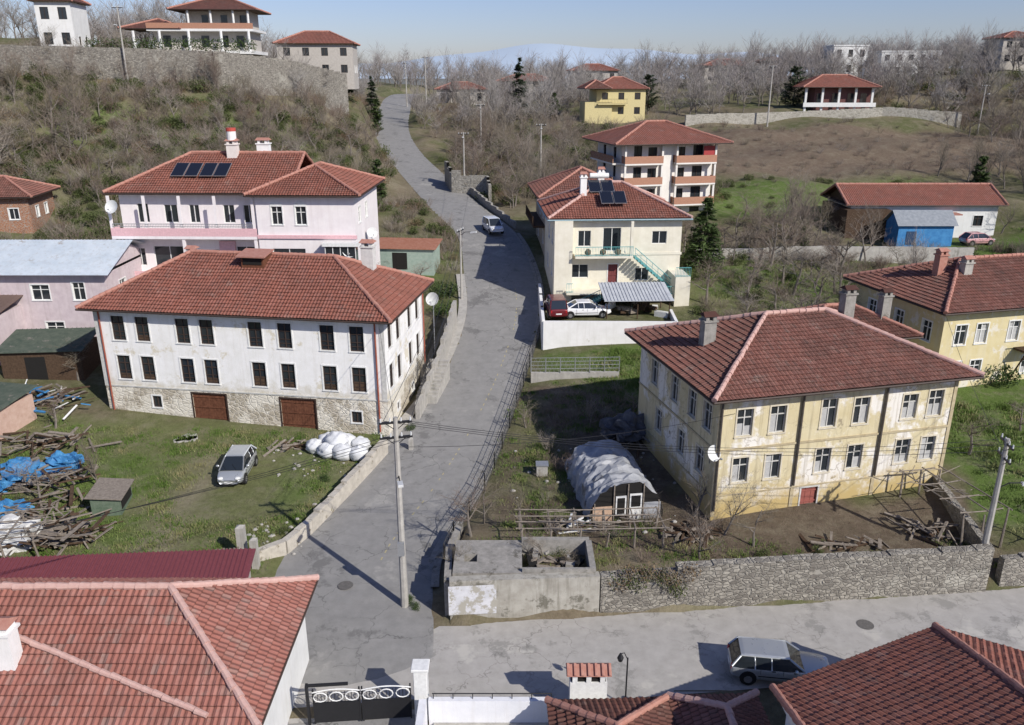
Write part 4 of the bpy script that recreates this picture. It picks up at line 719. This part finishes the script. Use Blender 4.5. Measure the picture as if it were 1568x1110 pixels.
# ================================================================ cars
TYRE=flat('tyre_rubber',(.02,.02,.02),.9); RIM=flat('wheel_rim',(.4,.4,.42),.35,.5,.7); LAMPW=flat('headlamp',(.7,.7,.68),.15,.8); LAMPR=flat('tail_lamp',(.4,.02,.02),.2,.6); CG,_t,_b=nm('car_glass',.05,.8); _b.inputs['Base Color'].default_value=(.02,.025,.03,1)
def car(name,x,y,z,head,kind,col,metal=.5):
    P_,t,b=nm(name+'_paint',.3,.5); b.inputs['Base Color'].default_value=(*col,1); b.inputs['Metallic'].default_value=metal; b.inputs['Coat Weight'].default_value=.6
    n_=noi(t,objc(t),3,5,.7); t.links.new(ramp(t,n_,[(.3,.25),(.8,.5)]),b.inputs['Roughness'])
    E=empty(name,(x,y,z),rad(head))
    if kind=='hatch': L=4.0; st=[(-2.0,.42,.78,.66),(-1.93,.3,.95,.78),(-1.3,.22,1.0,.84),(0,.2,.97,.86),(.75,.2,.97,.86),(1.3,.22,.9,.84),(1.75,.26,.76,.78),(2.0,.36,.58,.6)]; g=(-1.93,-1.35,.35,1.25,.97,1.5); hw=(.79,.58)
    elif kind=='sedan': L=4.4; st=[(-2.2,.4,.8,.66),(-2.1,.3,.95,.78),(-1.4,.22,1.0,.84),(0,.2,.95,.86),(1.0,.2,.93,.86),(1.6,.22,.84,.84),(2.0,.28,.74,.78),(2.2,.38,.6,.66)]; g=(-1.65,-.85,.4,1.2,.95,1.43); hw=(.78,.58)
    elif kind=='wagon': L=4.3; st=[(-2.15,.38,.8,.74),(-2.1,.3,.92,.79),(-1.4,.22,.93,.82),(0,.2,.92,.82),(.9,.2,.9,.82),(1.5,.22,.85,.8),(2.05,.28,.78,.78),(2.15,.38,.68,.74)]; g=(-2.1,-1.75,.3,.95,.91,1.42); hw=(.78,.62)
    else: L=4.2; st=[(-2.1,.38,.9,.74),(-2.05,.3,1.05,.82),(-1.4,.25,1.08,.86),(0,.25,1.05,.87),(.9,.25,1.02,.87),(1.5,.28,.95,.84),(1.95,.32,.84,.8),(2.1,.42,.7,.7)]; g=(-2.0,-1.7,.5,1.25,1.04,1.75); hw=(.8,.66)
    mb=MB(); n=10
    for (x_,zb,zt,w_) in st:
        pr=[(w_*.86,zb),(w_,zb+.12),(w_*1.01,(zb+zt)/2),(w_*.97,zt-.07),(w_*.85,zt)]
        mb.v+= [(x_,a,c) for a,c in pr]+[(x_,-a,c) for a,c in reversed(pr)]
    for i in range(len(st)-1):
        for k in range(n): mb.f.append((i*n+k,(i+1)*n+k,(i+1)*n+(k+1)%n,i*n+(k+1)%n)); mb.m.append(0)
    mb.f.append(tuple(range(n))); mb.f.append(tuple((len(st)-1)*n+k for k in range(n))); mb.m+=[0,0]
    mb.build('body',E,[P_],True,sub=2)
    x0,x1,x2,x3,zb,zt=g; wb,wt=hw; zb-=.08; mb=MB(); xm=(x1+x2)/2; ct=[(x0,zb+.04,wb*.93),(x1,zt-.03,wt),(x1+.15,zt,wt+.01),(xm,zt+.025,wt+.015),(x2-.15,zt,wt+.01),(x2,zt-.03,wt),(x3,zb+.04,wb*.93)]
    for i,(x_,z_,w_) in enumerate(ct):
        e=i in (0,6); pr=[(wb if not e else w_,zb),((wb+w_)/2+.01 if not e else w_,(zb+z_)/2),(w_,z_-.05 if not e else z_-.01),(w_*.86,z_)]; mb.v+=[(x_,a,c) for a,c in pr]+[(x_,-a,c) for a,c in reversed(pr)]
    for i in range(6):
        for k in range(7): mb.f.append((i*8+k,(i+1)*8+k,(i+1)*8+k+1,i*8+k+1)); mb.m.append(1 if (k in(0,1,5,6) or i in (0,5)) else 0)
    mb.build('cabin',E,[P_,CG],False)
    mb=MB()
    for s in (1,-1):
        for i in (0,6):
            a=mb; j=1 if i==0 else 5; p0=(ct[i][0],s*(ct[i][2]),ct[i][1]); p1=(ct[j][0],s*(ct[j][2]),ct[j][1]-.03); a.tube([p0,p1],.05,6,0)
        mb.tube([(ct[1][0],s*wt,zt-.05),(ct[5][0],s*wt,zt-.05)],.035,6,0)
        for fx in ((.5,.9) if kind!='wagon' else (.36,.7)):
            q=x2-(x2-x1)*fx; mb.tube([(q,s*(wb+.0),zb),(q-.02,s*((wb+wt)/2+.015),(zb+zt)/2),(q-.04,s*(wt+.01),zt-.05)],.034,4,0)
        mb.blob((x3-.4,s*(wb+.14),zb+.16),(.08,.12,.08),0,0,8,6)
    mb.build('pillars_mirrors',E,[P_],True)
    mb=MB(); W_=max(s_[3] for s_ in st)
    for wx in (-L/2+.75,L/2-.78):
        for s in (1,-1):
            mb.tube([(wx,s*(W_-.2),.36),(wx,s*(W_+.002),.36)],.36,18,4)
            mb.tube([(wx,s*(W_-.2),.31),(wx,s*(W_+.012),.31)],.31,18,0); mb.tube([(wx,s*(W_+.0),.31),(wx,s*(W_+.022),.31)],.18,10,1)
    e=L/2
    for s in (1,-1): mb.blob((e-.17,s*.52,.68 if kind!='van' else .8),(.17,.17,.09),2,0,10,7); mb.bx((-e+.06,s*.62,.8),(.1,.16,.22),3,rz=s*.15)
    mb.bx((e-.03,0,.42),(.05,1.1,.12),4); mb.bx((e-.05,0,.56),(.06,.5,.08),4); mb.bx((e+.0,0,.45),(.03,.5,.11),5); mb.bx((-e-.0,0,.6),(.03,.5,.11),5)
    mb.bx((0,W_-.002,.52),(L*.46,.015,.05),4); mb.bx((0,-W_+.002,.52),(L*.46,.015,.05),4)
    for s in (1,-1):
        for fx in (-.35,.55): mb.bx((fx,s*(W_-.02),.8),(.16,.03,.03),4)
        for fx in (-.9,.05,.95): mb.bx((fx,s*(W_-.012),.62),(.012,.02,.5),4)
    for s in (.3,-.3): mb.tube([(x3-.02,s,zb+.08),(x3-.35,s-.3,zb+.3)],.01,4,4)
    mb.build('wheels_lamps',E,[TYRE,RIM,LAMPW,LAMPR,TRIMB,WHITEP],False); return E
SIL=(.5,.52,.53)
car('silver_hatchback_car',-17.5,46.9,gz(-17.5,46.9),-88,'hatch',SIL); car('silver_station_wagon_car',11.7,29.4,gz(11.7,29.4)+.03,-8,'wagon',SIL,.6)
car('white_van_car',-2.3,97.8,gz(-2.3,97.8)+.03,-72,'van',(.7,.72,.75),0); car('white_sedan_car',6.5,69.9,4.9,5,'sedan',(.75,.75,.76),0); car('red_suv_car',3.9,70.5,4.9,95,'van',(.15,.015,.02),.2)
car('pink_car',56.2,98,gz(56.2,98),10,'hatch',(.55,.3,.3),0)
# ================================================================ yard clutter
mb=MB(); PL=surf('white_plastic',(.5,.51,.52),(.72,.73,.74),1.6,.4,.3,4)
for i,(x,y,r) in enumerate([(-13.3,50.2,.75),(-12.3,49.6,.8),(-11.3,49.4,.85),(-10.2,49.3,.8),(-12.6,51,.8),(-11.4,50.8,.9),(-10.3,50.5,.8),(-11.8,50.2,.9)]): mb.blob((x,y,gz(x,y)+r*(.55 if i<7 else 1.0)),(r*.85,r*.75,r*.68),0,.25,20,14,i,2.6)
mb.build('white_sacks_pile',None,[PL],True)
E=empty('polytunnel_greenhouse',(4.3,40.3,gz(6,41)),rad(8)); mb=MB(); W_=4.3;Ln=6.5;n=20;rows=30
for j in range(rows+1):
    for k in range(n+1):
        a=math.pi*k/n; q=1+.1*mn.noise(Vector((k*.45,j*.5,1)))+.05*mn.noise(Vector((k*1.3,j*.9,4))); mb.v.append((W_/2-W_/2*math.cos(a)*q,Ln*j/rows+.12*mn.noise(Vector((k,j,5))),2.35*max(0,math.sin(a))**.8*q*(1-.07*abs(math.sin(j*.55)))*(1-.004*j)))
for j in range(rows):
    for k in range(n): mb.f.append((j*(n+1)+k,j*(n+1)+k+1,(j+1)*(n+1)+k+1,(j+1)*(n+1)+k)); mb.m.append(0)
vs=[(W_/2,.05,0)]+[mb.v[k] for k in range(n+1)]; mb.add(vs,[(0,k+1,k+2) for k in range(n)],2)
for x in (.3,1.4,2.2,3.1,4.0): mb.tube([(x,-.05,0),(x,-.05,2.3 if 1<x<3.5 else 1.2)],.05,5,1)
mb.box(1.5,2.1,-.1,-.04,.4,1.6,3); mb.box(2.3,3.0,-.1,-.04,.1,1.7,3); mb.box(1.58,2.02,-.115,-.1,.5,1.5,2); mb.box(2.38,2.92,-.115,-.1,.9,1.6,2)
mb.box(.2,1.3,-.09,-.03,0,1.0,4); mb.box(3.1,4.1,-.09,-.03,0,1.1,0)
mb.build('tunnel',E,[surf('grey_polythene',(.24,.25,.27),(.42,.43,.45),.9,.4,.5,5,patch=((.14,.14,.14),.7,.58)),WOODG,DARK,WHITEP,flat('peach_board',(.5,.35,.25))],False)
def heap(name,x,y,sx,sy,h,n,mats,tarp=None,seed=1,rz=0):
    q=random.Random(seed); E=empty(name,(x,y,gz(x,y)),rad(rz)); mb=MB()
    for i in range(n):
        L=q.uniform(.4,2.4); mb.bx((q.gauss(0,sx*.27),q.gauss(0,sy*.27),q.uniform(0,h)),(L,q.uniform(.05,.2),q.uniform(.03,.1)),q.randrange(len(mats)),rx=q.uniform(-.4,.4),ry=q.uniform(-.35,.35),rz=q.uniform(0,3.14))
    mats=list(mats)
    if tarp:
        mats.append(tarp[0])
        for (cx,cy,cz,r1,r2,r3) in tarp[1]: mb.blob((cx,cy,cz),(r1,r2,r3),len(mats)-1,.8,26,15,seed+int(cx*3),2.6)
    mb.build('pile',E,mats)
BT=surf('blue_tarpaulin',(.03,.14,.34),(.08,.27,.48),2,.5,.5,5,patch=((.2,.32,.45),1.5,.6)); WT_=surf('white_tarpaulin',(.45,.45,.44),(.65,.65,.64),2,.6,.5,4)
WW=[WOODG,WOODD,WOODG]
heap('blue_tarp_woodpile',-29.3,45.6,6,5,.9,110,WW,(BT,[(-1,0,.5,1.3,.9,.8),(.8,1.2,.7,1.0,.8,.6),(-2.2,-1.6,.4,1.0,.8,.5)]),3)
heap('blue_tarp_heap',-28.2,42,4,3,.5,50,WW,(BT,[(-1,0,.3,1.0,.7,.4)]),5); heap('white_tarp_heap',-27.5,39,3,3,.6,20,WW,(WT_,[(0,0,.5,1.6,1.1,.8)]),6)
heap('scrap_wood_pile',-24.5,39.3,3,3,1.2,90,WW,None,7); heap('lumber_pile',-32,50,6,3,.8,70,WW,None,8); heap('yard_junk_pile',-35,56,6,4,1.0,80,WW+[WHITEP,BT],None,9)
heap('tarp_covered_hay',8.2,50.2,3.5,2.5,1.2,40,WW,(surf('grey_black_tarp',(.06,.06,.07),(.14,.14,.15),2,.5),[(-.6,0,.9,1.4,1,1.0),(.9,.4,.9,1,.9,.9)]),11); heap('white_tarp_bundle',9.9,51,1,1,.3,6,WW,(WT_,[(0,0,.9,.7,.5,.35)]),12)
heap('firewood_pile',-15.3,50.8,3,1,.3,20,WW,None,13); heap('garden_timber',18,37.6,5,1,.3,20,WW,None,14); heap('wall_rubble',22.5,39,3,2,.4,25,WW,None,15)
heap('greenhouse_debris',3.2,39.8,2.5,1.5,.3,25,WW+[WHITEP],None,16); heap('branch_pile',9.6,38.6,2.5,1.6,.4,35,[WOODG,WOODD],None,17); heap('old_planks',6.5,47.9,2,1,.2,14,WW,None,18)
E=empty('rabbit_hutch',(-24.3,41.7,gz(-24.3,41.7)),rad(8)); mb=MB(); mb.box(0,1.6,0,2.2,0,1.1,0); mb.bx((.8,1.1,1.2),(2,2.6,.06),1,ry=.12); mb.box(1.6,1.63,.2,2,.3,.9,2); mb.build('hutch',E,[surf('green_boards',(.08,.12,.08),(.16,.2,.15)),WOODG,DARK])
E=empty('well_box',(1.9,46.5,gz(1.9,46.5)),0); mb=MB(); mb.box(-.35,.35,-.3,.3,0,.7,0); mb.box(-.4,.4,-.35,.35,.7,.77,1); mb.build('box',E,[CONC,STEEL])
mb=MB()
for i in range(9): mb.bx((-22.4+R.uniform(-.8,.8),51.8+R.uniform(-.5,.5),gz(-22,51)+.08),(R.uniform(.3,.9),R.uniform(.3,.6),.08),0,rz=R.uniform(0,3))
mb.build('paving_slabs_pile',None,[CONC])
mb=MB()
for i in range(150):
    k=i%4; x,y=[(R.uniform(-16.5,-9.5),R.uniform(46.8,51)),(R.uniform(-15,-11.6),R.uniform(38.5,42)),(R.uniform(-12,-9),R.uniform(40,50)),(R.uniform(0,10),R.uniform(37,50))][k]
    if k==2: x=-11.9+ (y-41)*.33-R.uniform(.2,.9)
    r=R.uniform(.05,.16); mb.blob((x,y,gz(x,y)+r*.4),(r,r*.8,r*.6),0,.4,6,4,i)
mb.build('yard_stones',None,[CONC])
E=empty('stone_steps',(-6.6,57.5,2.0),rad(-10)); mb=MB()
for i in range(10): mb.box(-.7,.9,i*.42,(i+1)*.42,-1,.17*(i+1),0)
mb.build('steps',E,[CONC])
# ================================================================ vegetation
BARK=surf('bark_grey',(.12,.105,.09),(.24,.21,.18),3)
def twm(name,cs_):
    m,t,b=nm(name,.9,.1); oi=t.nodes.new('ShaderNodeObjectInfo'); t.links.new(ramp(t,oi.outputs['Random'],[(0,cs_[0]),(.4,cs_[1]),(.7,cs_[2]),(1,cs_[3])]),b.inputs['Base Color']); return m
TW=twm('twigs',[(.17,.125,.1),(.26,.215,.175),(.18,.155,.11),(.32,.28,.24)]); TWF=twm('haze_tinted_twigs',[(.26,.23,.215),(.33,.3,.285),(.27,.25,.22),(.38,.36,.345)])  # far-tree twigs: distance haze painted in as a paler, greyer colour
def bare_tree(seed,h=6,spread=.6,levels=4,trunk=.12,kids=(5,5,5,4),up=.35,base=.25,tw=None,rmin=.006):
    q=random.Random(seed); mb=MB()
    def br(p,d,L,r,lv):
        n=3 if lv<levels else 2; pts=[p]; dd=d.copy(); rs=[r]
        for i in range(n):
            dd=(dd+Vector((q.gauss(0,.16),q.gauss(0,.16),q.gauss(0,.1)+up*.12))).normalized(); pts.append(pts[-1]+dd*L/n); rs.append(r*(1-.65*(i+1)/n))
        mb.tube(pts,rs,6 if lv==0 else (4 if lv==1 else 3),0 if lv<2 else 1,False)
        if lv>=levels: return
        for i in range(kids[lv]):
            t_=(base if lv==0 else .2)+(1-(base if lv==0 else .2))*(i+q.random())/kids[lv]; k=min(n-1,int(t_*n)); f_=t_*n-k; pp=pts[k].lerp(pts[k+1],min(1,f_))
            az=q.uniform(0,6.283); side=Vector((math.cos(az),math.sin(az),q.uniform(-.1,.5))); nd=(dd*(1-spread)+side*spread).normalized()
            br(pp,nd,L*q.uniform(.45,.72),max(rmin,rs[k]*.55),lv+1)
    br(Vector((0,0,-.2)),Vector((0,0,1)),h*.6,trunk,0); return mb.mesh('bare_tree',[BARK,tw or TW])
trees=[bare_tree(i,6,s,4,.12,k,u) for i,(s,k,u) in enumerate([(.6,(6,5,5,3),.4),(.7,(5,5,5,4),.3),(.5,(7,5,4,4),.6),(.75,(5,6,5,3),.2),(.4,(9,6,4,3),.8),(.62,(6,6,5,3),.5)])]
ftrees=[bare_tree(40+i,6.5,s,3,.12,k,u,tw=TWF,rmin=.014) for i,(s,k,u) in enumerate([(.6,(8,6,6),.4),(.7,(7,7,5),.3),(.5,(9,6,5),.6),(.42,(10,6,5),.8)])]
orch=[bare_tree(20+i,5,.75,4,.14,(5,5,5,3),.25,.35) for i in range(3)]
def shrub(seed,n=26,h=1.6,w_=1.2,m=1):
    q=random.Random(seed); mb=MB()
    for i in range(n):
        a=q.uniform(0,6.283);r=q.random()*w_*.4; p=Vector((r*math.cos(a),r*math.sin(a),-.1)); d=Vector((math.cos(a)*q.uniform(.1,.9),math.sin(a)*q.uniform(.1,.9),1)).normalized(); L=h*q.uniform(.5,1.1)
        e=p+d*L; mid=p.lerp(e,.5)+Vector((q.gauss(0,.08),q.gauss(0,.08),0)); mb.tube([p,mid,e],[.018,.012,.004],3,0,False)
        for k in range(4):
            s=mid.lerp(e,q.random()); d2=(d+Vector((q.gauss(0,.6),q.gauss(0,.6),q.gauss(0,.3)))).normalized(); mb.tube([s,s+d2*L*.35],[.009,.003],3,0,False)
    return mb.mesh('shrub',[TW])
shr=[shrub(i,24+4*i,1.5,1.6) for i in range(5)]
GL=leafm('green_leaves',(.035,.06,.018),(.08,.12,.035)); GL2=leafm('ivy_leaves',(.06,.08,.025),(.12,.14,.05)); DRYL=leafm('dry_leaves',(.14,.095,.055),(.26,.19,.11))
def bushm(seed,mat,n=500,s=.07):
    mb=MB(); mb.leaves((0,0,.5),(1,.9,.6),n,s,0,seed,.2); mb.leaves((.5,.3,.35),(.6,.6,.45),n//3,s,0,seed+1,.2); mb.leaves((-.5,.1,.4),(.6,.6,.5),n//3,s,0,seed+5,.2); return mb.mesh('bush',[mat])
bush=[bushm(1,GL),bushm(2,GL2),bushm(3,GL2,350,.09)]; dryb=[bushm(7,DRYL,300,.06)]
def conifer(seed,h=8,r=1.8,mat=None,col=False,n=4800,nl=80):
    q=random.Random(seed); mb=MB(); mb.tube([(0,0,-.3),(0,0,h*.97)],[.16,.02],6,1)
    lobes=[(q.uniform(0,6.28),q.uniform(.08,.98)) for _ in range(nl)]
    for (az,t_) in lobes:
        R_=r*((1-t_)**(.8 if not col else .4))*q.uniform(.75,1.15)+.12; z=h*t_; e=Vector((math.cos(az)*R_,math.sin(az)*R_,z-R_*.18+ (0 if not col else R_*.6)))
        s0=Vector((0,0,z)); mb.tube([s0,e],[.03,.01],3,1,False)
        for k in range(n//nl):
            f_=q.random()**.6; p=s0.lerp(e,f_)+Vector((q.gauss(0,.13),q.gauss(0,.13),q.gauss(0,.1)))*(.6+R_*.35); a=Vector((math.cos(az)+q.gauss(0,.5),math.sin(az)+q.gauss(0,.5),q.gauss(0,.35))).normalized(); b_=a.cross(Vector((0,0,1)))+Vector((0,0,q.gauss(0,.4))); L=q.uniform(.12,.32)
            mb.add([tuple(p-a*L),tuple(p+b_*L*.3),tuple(p+a*L),tuple(p-b_*L*.3)],[(0,1,2,3)],0)
    return mb.mesh('conifer',[mat,BARK])
PINE=leafm('pine_needles',(.022,.04,.02),(.06,.085,.038)); CYP=leafm('cypress_foliage',(.04,.07,.022),(.1,.14,.045))
cm=[conifer(1,10,2.2,PINE),conifer(2,7,2.3,CYP,False,7000,110),conifer(3,7,1.3,CYP,True),conifer(4,8,2.6,PINE,True)]
def inst(name,me,x,y,s=1,z=None,parent=None,rz=None,sz=None):
    ob=bpy.data.objects.new(name,me); sc.collection.objects.link(ob); ob.location=(x,y,(gz(x,y) if z is None else z)); ob.rotation_euler=(0,0,R.uniform(0,6.28) if rz is None else rz); ob.scale=(s,s,s*(sz or 1)); ob.parent=parent; return ob
inst('pine_tree',cm[0],1.5,185,1.3); inst('spruce_tree',cm[0],-32.5,165,1.3); inst('spruce_tree',cm[0],-31,190,1.0); inst('cypress_tree',cm[3],28,176,.95); inst('thuja_tree',cm[3],57.5,175,1.1,z=18); inst('conifer_tree',cm[1],20.0,84,1.05); inst('conifer_tree',cm[2],63,112,.9); inst('cypress_tree',cm[1],9,182,.8); inst('cypress_tree',cm[2],-27,170,1.); inst('evergreen_tree',cm[1],33,92,.45); inst('evergreen_tree',cm[2],-17.5,108,.8)
EXC=[(-31,-6,53,68),(-37,-12,70,84),(-47,-32,58,76),(8,28,38,54),(18,30,52,60),(27,48,54,70),(2,17,65,87),(2,14,87,100),(10,28,104,119),(41,62,96,112),(-64,-52,88,98),(-62,-38,134,150),(-43,-28,156,169),(12,28,168,182),(55,72,165,178),(-29,-8,22,34),(-20,-14,42,50)]
def excl(x,y): return any(a<x<b and c<y<d for a,b,c,d in EXC)
def scatter(name,areas,meshes,part,mode='brush'):
    E=empty(name,(0,0,0)); P=[]
    for (x0,x1,y0,y1,n,s0,s1,ms) in areas:
        for _ in range(n):
            x=R.uniform(x0,x1);y=R.uniform(y0,y1)
            if excl(x,y): continue
            P.append((x,y,R.uniform(s0,s1),ms))
    X=np.array([p[0] for p in P]);Y=np.array([p[1] for p in P]); Z=ground(X,Y,False); b1,_=pathq(MAINS,X,Y); b2,_=pathq(LOWS,X,Y)
    for i,p in enumerate(P):
        if b1[i]<.6 or b2[i]<.5: continue
        inst(part,R.choice(meshes[p[3]]),p[0],p[1],p[2],float(Z[i]),E,None,R.uniform(.8,1.25))
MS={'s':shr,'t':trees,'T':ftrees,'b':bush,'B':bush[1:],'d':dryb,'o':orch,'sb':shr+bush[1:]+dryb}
scatter('hillside_brush',[(-75,-18,84,135,1300,.7,1.5,'sb'),(-75,-20,84,132,330,.5,1.2,'B'),(-40,-26,135,215,250,.8,1.6,'sb'),(-18,-6,84,110,140,.6,1.1,'sb'),(-12,30,112,165,450,.8,1.6,'sb'),(-60,-38,66,90,200,.8,1.3,'sb'),(14,40,60,100,240,.4,.9,'s'),(14,60,60,125,120,.4,1.0,'B'),(30,100,120,162,350,.3,.7,'s'),(85,130,80,175,380,.9,1.8,'s'),(60,110,165,215,260,.8,1.8,'sb'),(1,11,36,58,80,.3,.6,'s'),(16,30,54,72,60,.5,1,'s'),(-22,30,165,250,300,.9,1.8,'s'),(28,62,84,108,160,.5,1.1,'s')],MS,'shrub')
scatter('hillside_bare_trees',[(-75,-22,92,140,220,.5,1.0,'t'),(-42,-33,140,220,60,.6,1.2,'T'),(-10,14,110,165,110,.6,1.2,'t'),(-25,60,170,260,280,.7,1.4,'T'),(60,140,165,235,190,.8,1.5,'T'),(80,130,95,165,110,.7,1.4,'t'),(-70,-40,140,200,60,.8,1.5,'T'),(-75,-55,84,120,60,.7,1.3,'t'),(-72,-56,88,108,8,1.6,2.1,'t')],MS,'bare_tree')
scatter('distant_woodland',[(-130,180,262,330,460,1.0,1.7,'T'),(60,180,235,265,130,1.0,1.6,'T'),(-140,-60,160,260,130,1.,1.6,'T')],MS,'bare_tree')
scatter('orchard_trees',[(17,36,66,96,46,.7,1.2,'o'),(26,44,84,108,24,.7,1.2,'t'),(60,85,90,130,40,.9,1.4,'t')],MS,'orchard_tree')
for (x,y,s,k) in [(8.6,53.5,.55,'o'),(0.6,39.5,.45,'t'),(11.5,38.8,.6,'t'),(12.8,37.6,.6,'t'),(-1.2,43,.35,'s'),(-2.2,38.6,.7,'t'),(-1.6,41,.6,'t'),(-2.6,36.3,.5,'t'),(3.5,46,.35,'o'),(5.5,52.5,.45,'o'),(2.2,49.5,.35,'o'),(-27.7,42.5,.75,'t'),(-32,52.5,.7,'o'),(-34,60,.8,'o'),(-28,35.5,.9,'t'),(-25.5,45,.6,'t'),(29,47,.8,'o'),(31.5,44,.9,'o'),(34,50,.6,'o'),(18,62,1.1,'t'),(23,64,.9,'t'),(27,66,1.0,'t'),(-6.9,60,.5,'t'),(-9.5,80,.7,'t'),(1.6,36.4,.4,'t'),(39,77,1.1,'t'),(14.8,60,.5,'o'),(28.5,38.2,.7,'o'),(10.3,40.8,.6,'t'),(9.7,36.5,.6,'t'),(-13,79,.7,'t'),(-29,71,.6,'t'),(16,55.5,.8,'t'),(1.0,53,.5,'t')]: inst('bare_fruit_tree' if k=='o' else 'bare_garden_tree',R.choice(MS[k]),x,y,s)
for (x,y,s,i) in [(-5.2,34.7,.35,0),(-4.8,34.2,.3,0),(-11.9,46.5,.4,0),(-6.5,74,1.3,0),(-6.8,78,1.5,0),(-50,68,1.5,0),(-12.9,40.6,.4,1),(31,58,1.2,0),(26.5,46.5,.6,1),(-1.5,34.4,.3,1),(36,57,1.6,0),(2.6,37,.5,1),(20.5,88.6,1.2,0),(25,88,1,1),(-7.2,53.5,.4,0),(13,36.6,.4,2),(16,37,.35,2),(3,43,.4,1),(1.5,48,.5,2)]: inst('evergreen_bush',bush[i],x,y,s)
mb=MB()
for i in range(14): mb.leaves((5.0+i*.27+R.uniform(-.2,.2),33.95+i*.02+R.uniform(-.15,.1),1.75+R.uniform(-.45,.7)),(.55,.38,.5),170,.06,i%2,i,.1)
for i in range(40):
    p=Vector((R.uniform(4.8,8.9),34.05,R.uniform(2.2,2.7))); mb.tube([p,p+Vector((R.uniform(-.4,.4),R.uniform(-.5,0),.25)),p+Vector((R.uniform(-.7,.7),R.uniform(-.6,-.3),-R.uniform(.3,1.3)))],[.012,.009,.004],3,2,False)
mb.build('ivy_on_wall',None,[GL2,DRYL,TW])
mb=MB()
for i in range(26): mb.leaves((-64+i*.95,132.5+i*.12,29.6),(.8,.7,1.1),160,.13,0,i,.2)
mb.build('clipped_hedge',None,[GL])
GR=twm('grass_blades',[(.09,.15,.03),(.13,.19,.05),(.18,.21,.08),(.28,.25,.13)])
def gpatch(seed,n=160,h=.12):
    q=random.Random(seed); mb=MB()
    for i in range(n):
        a=q.uniform(0,6.283);r=abs(q.gauss(0,.45)); x=r*math.cos(a);y=r*math.sin(a); L=h*q.uniform(.5,1.5);w_=.02; az=q.uniform(0,3.14); dx=math.cos(az)*w_;dy=math.sin(az)*w_; mb.add([(x-dx,y-dy,-.02),(x+dx,y+dy,-.02),(x+q.gauss(0,.05),y+q.gauss(0,.05),L)],[(0,1,2)],0)
    return mb.mesh('grass_tuft',[GR])
MS['g']=[gpatch(i) for i in range(4)]
scatter('grass_tufts',[(-34,-9,36,54,480,.7,1.4,'g'),(-1,11,35,60,300,.6,1.3,'g'),(10,26,36,41,70,.6,1.2,'g'),(26,48,38,62,350,.9,1.8,'g'),(7,16,56,66,180,.8,1.6,'g'),(14,40,60,96,300,1,2,'g'),(45,85,86,104,150,1.2,2.5,'g')],MS,'grass_tuft')
# distant hazy ridge
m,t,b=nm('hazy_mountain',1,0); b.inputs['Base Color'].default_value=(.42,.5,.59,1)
xs=np.linspace(-7000,7000,160); V=[]
for j,yy in enumerate((6000,6800,7600)):
    for x in xs: V.append((x,yy,-50 if j==0 else (1 if j==1 else .5)*(120+110*math.exp(-((x-200)/1500)**2)+35*math.sin(x/900)+20*math.sin(x/310+1)+10*math.sin(x/130))))
n=len(xs); ii=np.arange(3*n).reshape(3,n); Fm=np.stack([ii[:-1,:-1],ii[:-1,1:],ii[1:,1:],ii[1:,:-1]],-1).reshape(-1,4)
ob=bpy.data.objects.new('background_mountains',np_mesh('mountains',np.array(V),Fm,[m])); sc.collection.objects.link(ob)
